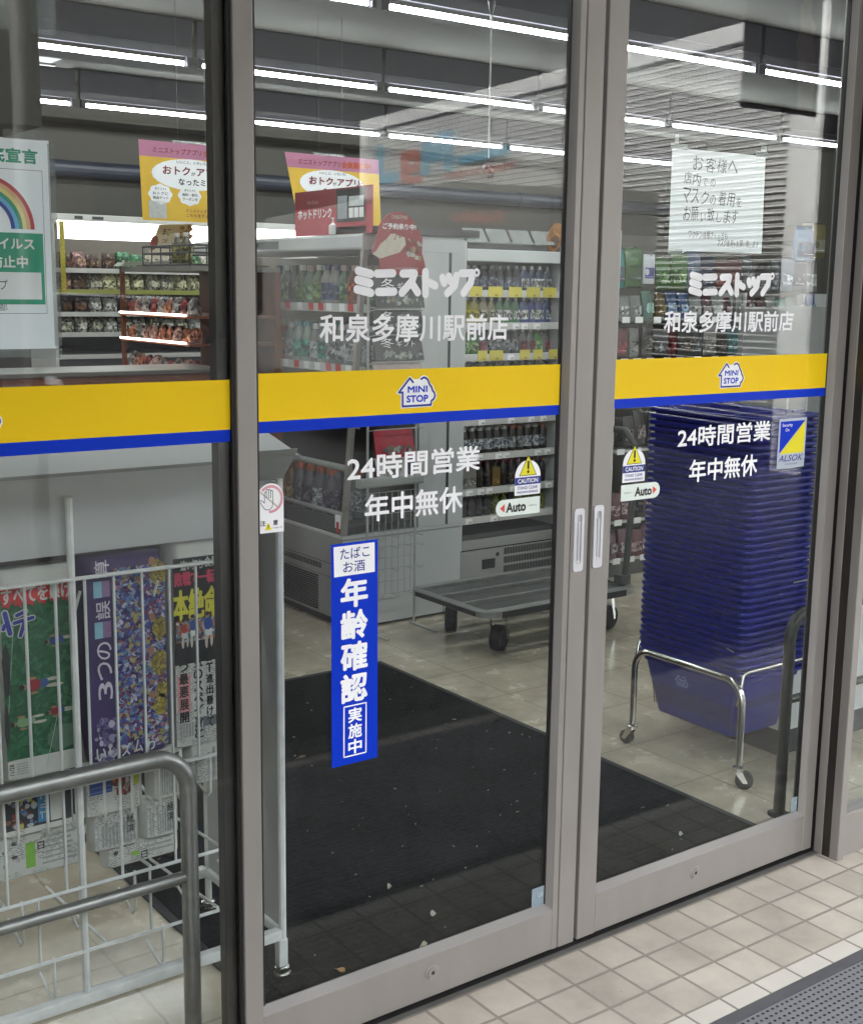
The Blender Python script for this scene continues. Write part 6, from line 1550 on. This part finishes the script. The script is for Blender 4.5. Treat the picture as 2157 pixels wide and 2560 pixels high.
# heated food case with led edges
t = thing('hot_food_case', 'brown and orange food case with white led shelf edges', 'display case', (2.2, 3.85, 0))
OW, WD = M['orange_wood'], M['wood']
MB().box(2.02, 2.5, 3.42, 4.25, 0.0, 1.05, WD).build('cabinet', t)
MB().box(2.47, 2.5, 3.42, 4.25, 1.05, 1.62, WD).build('back_board', t)
MB().box(2.03, 2.05, 4.251, 4.275, 0.0, 1.64, WD).build('post', t)
MB().box(2.30, 2.34, 3.395, 3.419, 0.0, 1.62, OW).build('post', t)
MB().box(2.03, 2.5, 3.42, 4.25, 1.615, 1.64, mat('grey_case_top', '#74736c', .5)).build('top', t)
for z in (1.41, 1.28, 1.123):
    k = MB().box(2.01, 2.469, 3.42, 4.25, z-.016, z-.004, WD).build('shelf_board', t)
    MB().tube([(2.0035, 3.44, z-.001), (2.0035, 4.22, z-.001)], .0052, M['led'], 6).build('led_strip', k)
GF = 'food packs in the led lit case'
fl_ = [('orange glow coloured bread roll pack in the led lit case', '#b0684a', '#c98a66'), ('pale pink pack in the led lit case', '#b58a80', '#c9b0a8'), ('red and dark pack in the led lit case', '#8a2f2a', '#2c2220'), ('grey pack in the led lit case', '#8f8784', '#b3aaa6')]  # orange glow of the led case is put into the pack colour
protos = [pack('food_pack', l, .07, .075, .045, bz(dk(a, .8)), bz(dk(c, .8)), GF, False) for l, a, c in fl_]
pts = []
for z, sq in ((1.412, (3, 2, 3, 0, 3, 2, 3, 1, 2)), (1.282, (0, 0, 1, 0, 0, 1, 1, 3, 0)), (1.125, (2, 1, 3, 2, 3, 1, 2, 0, 3)), (1.05, (1, 0, 1, 1, 0, 1, 1, 0, 1))):
    for i, k in enumerate(sq): pts.append((2.08, 3.49+.09*i, z-.004, k))
place(protos, pts, R(-90), jit=.14)
# black wire basket with two bottles, sign, small white board
t = thing('wire_basket', 'black wire basket on top of the led lit food case', 'wire basket', (2.02, 3.75, 1.641))
b = MB(); BWm = M['case_dark']
x0, x1, y0, y1 = 2.035, 2.30, 3.45, 3.98
for z in (1.645, 1.70, 1.735):
    b.tube([(x0,y0,z),(x1,y0,z),(x1,y1,z),(x0,y1,z)], .0045, BWm, 6, True)
for k in range(6):
    yy = y0+(y1-y0)*k/5; b.tube([(x0,yy,1.645),(x0,yy,1.735)], .0038, BWm, 5)
for k in range(4):
    xx = x0+(x1-x0)*k/3; b.tube([(xx,y0,1.645),(xx,y0,1.735)], .0038, BWm, 5)
b.build('wire_frame', t)
pr = [bottle_proto('sauce_bottle', 'clear sauce bottle with white cap in the black wire basket', .15, .028, colm('#5f5a2a', .2), colm('#d8d8d4'), colm('#8f8a4a'), 'bottle', 'sauce bottles in the wire basket')]
place(pr, [(2.10, 3.72, 1.648, 0), (2.10, 3.62, 1.648, 0)])
t = thing('food_sign', 'tilted white sign with brushed writing and a red oval above the food case', 'sign', (2.25, 4.2, 1.65))
b = MB().prism([(2.151,4.2,1.680),(2.345,4.17,1.690),(2.40,4.17,1.868),(2.225,4.2,1.858)], (0,.006,0), mat('sign_cream', '#B7B0A0', .6, 0, .06)); b.build('board', t)
b = MB().poly([(2.190+.022*math.cos(a)+.010*math.sin(a),4.194,1.765+.038*math.sin(a)) for a in [k*math.pi/10 for k in range(20)]], mat('dull_red_ink', '#7c3b34', .6)); b.build('red_oval', t)
MB().text('まごころ', (2.235,4.1875,1.805), X, Vector((.25,0,1)).normalized(), .085, .038, M['black_ink'], .01).text('つめた', (2.228,4.188,1.765), X, Vector((.25,0,1)).normalized(), .055, .024, M['black_ink'], .01).build('lettering', t)
r3 = random.Random(9); crowd(b2 := MB(), 2.32, 2.385, 1.70, 1.85, 4.166, 30, ('#8a6a48','#5c5648','#a98f62','#6f4a30','#94682f'), r3, .008, .018); b2.build('food_picture', t)
MB().prism([(2.005,4.195,1.642),(2.363,4.195,1.662),(2.363,4.195,1.680),(2.03,4.195,1.662)], (0,.10,0), mat('grey_arm', '#77766f', .5)).build('ledge', t)
t = thing('small_notice_board', 'small white framed notice board hanging by the black mullion', 'notice board', (2.11, 3.5, 1.488))
MB().box(2.066, 2.20, 3.30, 3.312, 1.470, 1.655, mat('board_white', '#A9A49C', .5)).build('board', t)
b = MB()
for a in ([(2.079,1.482),(2.079,1.640)],[(2.079,1.640),(2.19,1.640)],[(2.19,1.640),(2.19,1.482)],[(2.19,1.482),(2.079,1.482)]): stroke(b, a, .0028, 3.2985, M['black_ink'], 4)
ring2(b, 2.107, 1.577, .004, .007, 3.2985, M['grey_ink'], 0, 360, 10); b.poly([(2.088,3.2985,1.600),(2.125,3.2985,1.600),(2.125,3.2985,1.610),(2.088,3.2985,1.610)], M['grey_ink'])
b.build('frame_line', t)
MB().tube([(2.13, 3.306, 1.655), (2.13, 3.306, 2.978)], .003, M['case_dark'], 5).build('hanger', t)
# low display table nearer the rack
t = thing('display_table', 'orange brown wooden display table behind the newspaper rack', 'table', (1.4, 2.5, 0))
MB().rbox(0.70, 1.52, 2.05, 2.85, 0.90, 0.935, OW, .005).build('table_top', t)
for x in (0.76, 1.46):
    for y in (2.11, 2.79): MB().box(x-.03, x+.03, y-.03, y+.03, 0, .8995, WD).build('leg', t)
MB().box(0.80, 1.42, 2.84, 2.849, 0.20, .8995, WD).build('apron', t)
t = thing('wooden_counter', 'reddish brown wooden counter behind the display table', 'counter', (1.4, 3.2, 0))
MB().box(1.0, 1.98, 3.0, 3.36, 0, 1.17, WD).build('counter_body', t)
MB().rbox(0.99, 1.99, 2.985, 3.37, 1.1705, 1.19, mat('grey_counter_top', '#55524d', .4), .004, 'x').build('counter_top', t)
b = MB()
for x in (1.05, 1.36, 1.67): b.box(x, x+.28, 2.994, 2.9995, .98, 1.15, WD)
b.build('drawer_front', t)
GT = 'packs lying on the display table'
tl = [('clear food tray on the display table', '#6d6a60', '#94887a'), ('red snack pack on the display table', '#8f3a34', '#b4a49a'), ('dark green pack on the display table', '#2d4a38', '#70806c')]
protos = [pack('food_pack', l, .12, .09, .07, bz(dk(a, .8)), bz(dk(c, .9)), GT, False) for l, a, c in tl]
place(protos, [(.80+.10*i, 2.30+.12*(i % 2), .936, (2, 1, 0, 0, 1, 0, 2)[i]) for i in range(7)] + [(.82+.10*i, 2.62, .936, (0, 2, 1, 0, 2, 0, 1)[i]) for i in range(7)], jit=.14)
# things behind the right fixed pane
t = thing('side_counter', 'pale grey counter behind the right fixed pane', 'counter', (3.6, 0.7, 0))
MB().rbox(2.75, 4.6, 0.5, 1.0, 0.10, 0.80, M['case'], .006).build('counter_body', t); MB().box(2.78, 4.6, .53, .98, 0, .0995, M['case_dark']).build('plinth', t)
MB().tube([(2.70, .46, .62), (4.6, .46, .62)], .012, M['rail'], 10).build('front_rail', t)
t = thing('magazine_rack', 'white wire magazine rack standing on the grey side counter', 'rack', (3.6, 0.75, .80))
b = MB()
for z in (.86, 1.0, 1.14, 1.28): b.tube([(2.80, .60, z), (4.5, .60, z)], .004, WW, 6)
for k in range(18): b.tube([(2.80+.1*k, .60, .802), (2.80+.1*k, .60, 1.30)], .003, WW, 5)
b.build('wire_front', t); MB().box(2.8, 4.5, .80, .82, .802, 1.5, M['grey_panel']).build('back_panel', t)

# =================================================================== ACROSS THE STREET (seen mirrored in the panes)
# slatted white wall standing at right angles to the shop
ax0, ay0, ax1, ay1 = 9.22, -5.63, 10.42, -14.60
t = thing('slatted_wall', 'white slatted screen wall across the street mirrored in the door panes', 'slatted wall', ((ax0+ax1)/2, (ay0+ay1)/2, -0.12))
d = Vector((ax1-ax0, ay1-ay0, 0)); Ln = d.length; d.normalize(); nrm = Vector((d.y, -d.x, 0))    # towards the street (-X)
if nrm.x > 0: nrm = -nrm
TW = Matrix(((d.x, nrm.x, 0, ax0), (d.y, nrm.y, 0, ay0), (0, 0, 1, 0), (0, 0, 0, 1)))
b = MB(TW); z = 0.25; pitch = 0.064
while z < 3.88:
    fh = 0.006 + 0.031*min(1, max(0, (z-1.5)/1.2)); b.prism([(0, 0.062, z), (0, 0.060, z+fh), (0, 0.072, z+fh+.002), (0, 0.072, z+fh+.010), (0, 0.046, z+fh+.012), (0, 0.046, z)], (Ln, 0, 0), M['slat']); z += pitch
b.build('slats', t)
MB(TW).box(0, Ln, -0.05, 0.085, 3.93, 4.10, M['slat']).build('top_fascia', t)
MB(TW).box(-0.42, -0.005, -0.3, 0.10, -0.12, 4.10, M['slat']).build('corner_column', t)
MB(TW).box(Ln+0.005, Ln+0.16, -0.3, 0.10, -0.12, 4.10, M['slat']).build('end_column', t)
MB(TW).box(0, Ln, -0.30, -0.06, -0.12, 4.05, M['building_dark']).build('dark_backing', t)
for k in range(1, 7): MB(TW).box(k*1.28-.02, k*1.28+.02, -0.058, -0.002, -0.12, 3.73, M['frame_dark']).build('post', t)
LB, LRd = mat('sign_light_blue', '#6F9DB3', .5, 0, .05), mat('sign_red', '#B0736A', .5, 0, .05)
# painted sign on the slats: in the mirror the strokes read from left to right
sg = MB(TW); YL_ = 0.079
def bar(s0, z0, s1, z1, w, mt, dy=0.0):
    a, c = Vector((s0, z0)), Vector((s1, z1)); v = (c-a).normalized(); p = Vector((-v.y, v.x))*w/2
    q = [a+p, c+p, c-p, a-p]; sg.prism([(k.x, YL_+dy, k.y) for k in q], (0, 0.012, 0), mt)
bar(8.53, 3.20, 8.53, 3.68, .20, LB); bar(8.56, 3.18, 7.95, 3.18, .14, LB)
bar(7.72, 3.08, 7.72, 3.52, .20, LRd); bar(7.70, 3.46, 7.30, 3.46, .13, LRd); bar(7.36, 3.46, 7.36, 3.28, .16, LRd); bar(7.70, 3.26, 7.32, 3.26, .11, LRd); bar(7.60, 3.10, 7.22, 3.10, .09, LRd)
bar(7.10, 3.14, 7.10, 3.60, .22, LB); bar(7.10, 3.58, 6.80, 3.34, .18, LB); bar(6.80, 3.34, 6.62, 3.66, .18, LB); bar(6.44, 3.14, 6.44, 3.68, .22, LB)
bar(6.15, 3.26, 4.9, 3.29, .11, LB)
sg.build('painted_letters', t)
b = MB(TW); uM, vM = Vector((1,0,0)), Vector((0,0,1))
b.text('Medical clinic', (4.78, YL_+.014, 3.04), uM, vM, 1.8, .11, LRd, .02)
b.build('small_lettering', t)

# white box lorry parked in the street
t = thing('box_lorry', 'white box lorry parked across the street mirrored in the nearer door', 'lorry', (6.0, -8, -0.12))
a_ = Vector((.266, -.964, 0)); b_ = Vector((.964, .266, 0))
TL = Matrix(((a_.x, b_.x, 0, 5.09), (a_.y, b_.y, 0, -5.57), (0, 0, 1, 0), (0, 0, 0, 1)))
MB(TL).rbox(0, 5.6, 0, 1.84, 0.62, 2.33, M['truck'], .03, 'x').build('cargo_box', t)
MB(TL).box(-.012, -.004, .90, .915, .66, 2.28, M['gasket']).box(-.008, -.002, .06, 1.78, .66, .70, M['frame_dark']).build('rear_door_seam', t)
MB(TL).box(-.05, 7.3, .12, 1.72, .30, .615, M['building_dark']).build('chassis', t)
MB(TL).prism([(5.7, .05, .55), (7.45, .05, .55), (7.45, .05, 1.1), (7.0, .05, 2.0), (5.7, .05, 2.05)], (0, 1.74, 0), M['truck']).build('cab', t)
MB(TL).prism([(7.02, .15, 1.98), (7.40, .15, 1.2), (7.41, .15, 1.2), (7.04, .15, 1.98)], (0, 1.54, 0), M['dark_glass']).box(5.95, 6.85, .038, .046, 1.25, 1.9, M['dark_glass']).build('cab_window', t)
for sx_ in (.9, 6.5):
    for sy in (.02, 1.62): MB(TL).tube([(sx_, sy, .36-.12+.1), (sx_, sy+.2, .36-.12+.1)], .46-.12+.1-.0, M['rubber'], 20).build('wheel', t, 40)
b = MB(TL); b.text('Fujisho', (-.0045, .50, 2.02), Vector((0, -1, 0)), Vector((0, 0, 1)), .42, .12, mat('faded_red_paint', '#C98F82', .5), .03)
b.build('lettering', t)

# dark parked car
t = thing('parked_car', 'dark parked car across the street mirrored in the fixed pane', 'car', (6.4, -13.5, -0.12))
TC = Matrix.Translation((6.6, -14.2, -0.12)) @ Matrix.Rotation(R(35), 4, 'Z')
prof = [(-1.9, .28), (1.9, .28), (1.95, .62), (1.80, .86), (1.05, .98), (.45, 1.50), (-1.35, 1.55), (-1.85, 1.02), (-1.95, .6)]
MB(TC).prism([(p[0], -.80, p[1]) for p in prof], (0, 1.60, 0), M['car']).build('body', t)
MB(TC).prism([(p[0], -.808, p[1]) for p in [(.98, 1.0), (.42, 1.44), (-1.25, 1.47), (-1.6, 1.03)]], (0, .006, 0), M['dark_glass']).prism([(p[0], .802, p[1]) for p in [(.98, 1.0), (.42, 1.44), (-1.25, 1.47), (-1.6, 1.03)]], (0, .006, 0), M['dark_glass']).build('side_window', t)
MB(TC).prism([(1.07, -.7, .99), (.48, -.7, 1.49), (.50, -.7, 1.50), (1.09, -.7, 1.0)], (0, 1.4, 0), M['dark_glass']).build('windscreen', t)
MB(TC).prism([(1.06, -.79, .985), (1.80, -.79, .865), (1.82, -.79, .872), (1.07, -.79, .995)], (0, 1.58, 0), M['car_light']).prism([(-1.33, -.72, 1.552), (.42, -.72, 1.502), (.42, -.72, 1.518), (-1.33, -.72, 1.568)], (0, 1.44, 0), M['car_light']).build('bonnet_and_roof', t)
for sx_ in (-1.2, 1.2):
    for sy in (-.83, .63):
        k = MB(TC).tube([(sx_, sy, .31), (sx_, sy+.2, .31)], .31, M['rubber'], 20).build('wheel', t, 40)
        MB(TC).tube([(sx_, sy-.006 if sy < 0 else sy+.2, .31), (sx_, sy-.002 if sy < 0 else sy+.206, .31)], .19, M['car_light'], 14).build('wheel_rim', k)
b = MB(TC).prism([(1.952, -.6, .62), (1.93, -.6, .74), (1.93, -.4, .74), (1.952, -.4, .62)], (.01, 0, 0), M['white_film']).build('headlight', t)
MB(TC).prism([(1.952, .4, .62), (1.93, .4, .74), (1.93, .6, .74), (1.952, .6, .62)], (.01, 0, 0), M['white_film']).build('headlight', t)

# dark cladded block behind, closing the view down the street
t = thing('dark_building', 'dark tall building closing the far side of the street', 'building', (25, -31, -0.12))
MB().box(-18, 75, -36, -30, -0.12, 17, M['building_dark']).build('wall', t)
for z in (3.2, 6.4, 9.6):
    for k in range(14):
        x = -8+5*k; w = MB().box(x, x+1.8, -29.99, -29.97, z, z+1.5, M['dark_glass']).build('window', t)
        MB().box(x-.06, x+1.86, -29.968, -29.94, z-.1, z-.01, M['kerb']).build('sill', w)
# pole and hanging banner
t = thing('street_pole', 'slim pale steel pole at the kerb mirrored in the fixed pane', 'pole', (1.55, -4.2, -0.12))
MB().tube([(1.55, -4.2, -0.12), (1.55, -4.2, 4.2)], .05, mat('galvanised', (.16, .16, .155), .6, .2), 14).build('shaft', t, 60)
MB().rbox(1.35, 1.75, -4.275, -4.26, 2.75, 3.25, mat('pole_sign', '#9aa39c', .5), .01, 'y').build('sign_plate', t)
MB().rbox(1.42, 1.68, -4.30, -4.12, 1.0, 1.04, M['frame_light'], .005).build('bracket', t)
t = thing('soft_cream_banner', 'dark brown banner with a soft cream cone hanging under the eave', 'banner', (5.65, -2.93, 2.61))
MB().rbox(5.30, 5.99, -2.97, -2.955, 2.61, 3.38, M['banner'], .004).build('cloth', t)
cone = [(5.80,2.615),(5.93,2.615),(5.955,2.86),(5.93,3.0),(5.90,3.05),(5.925,3.12),(5.87,3.2),(5.88,3.26),(5.82,3.34),(5.80,3.26),(5.77,3.2),(5.79,3.1),(5.755,3.02),(5.775,2.9),(5.79,2.75)]
MB().prism([(p[0], -2.9545, p[1]) for p in cone], (0, .003, 0), M['cream']).build('cone_picture', t)
ring2(b := MB(), 5.50, 3.12, .12, .15, -2.9535, mat('banner_ring', '#4a3a2c', .7), 0, 360, 24); b.build('ring_picture', t)
MB().tube([(5.30, -2.963, 3.385), (5.99, -2.963, 3.385)], .008, M['frame_dark'], 8).build('rod', t)
for x in (5.35, 5.94): MB().tube([(x, -2.963, 3.39), (x, -2.963, 3.449)], .004, M['frame_dark'], 6).build('hanger', t)

for o in list(S.objects):
    if o.type == 'EMPTY' and not o.children: bpy.data.objects.remove(o)
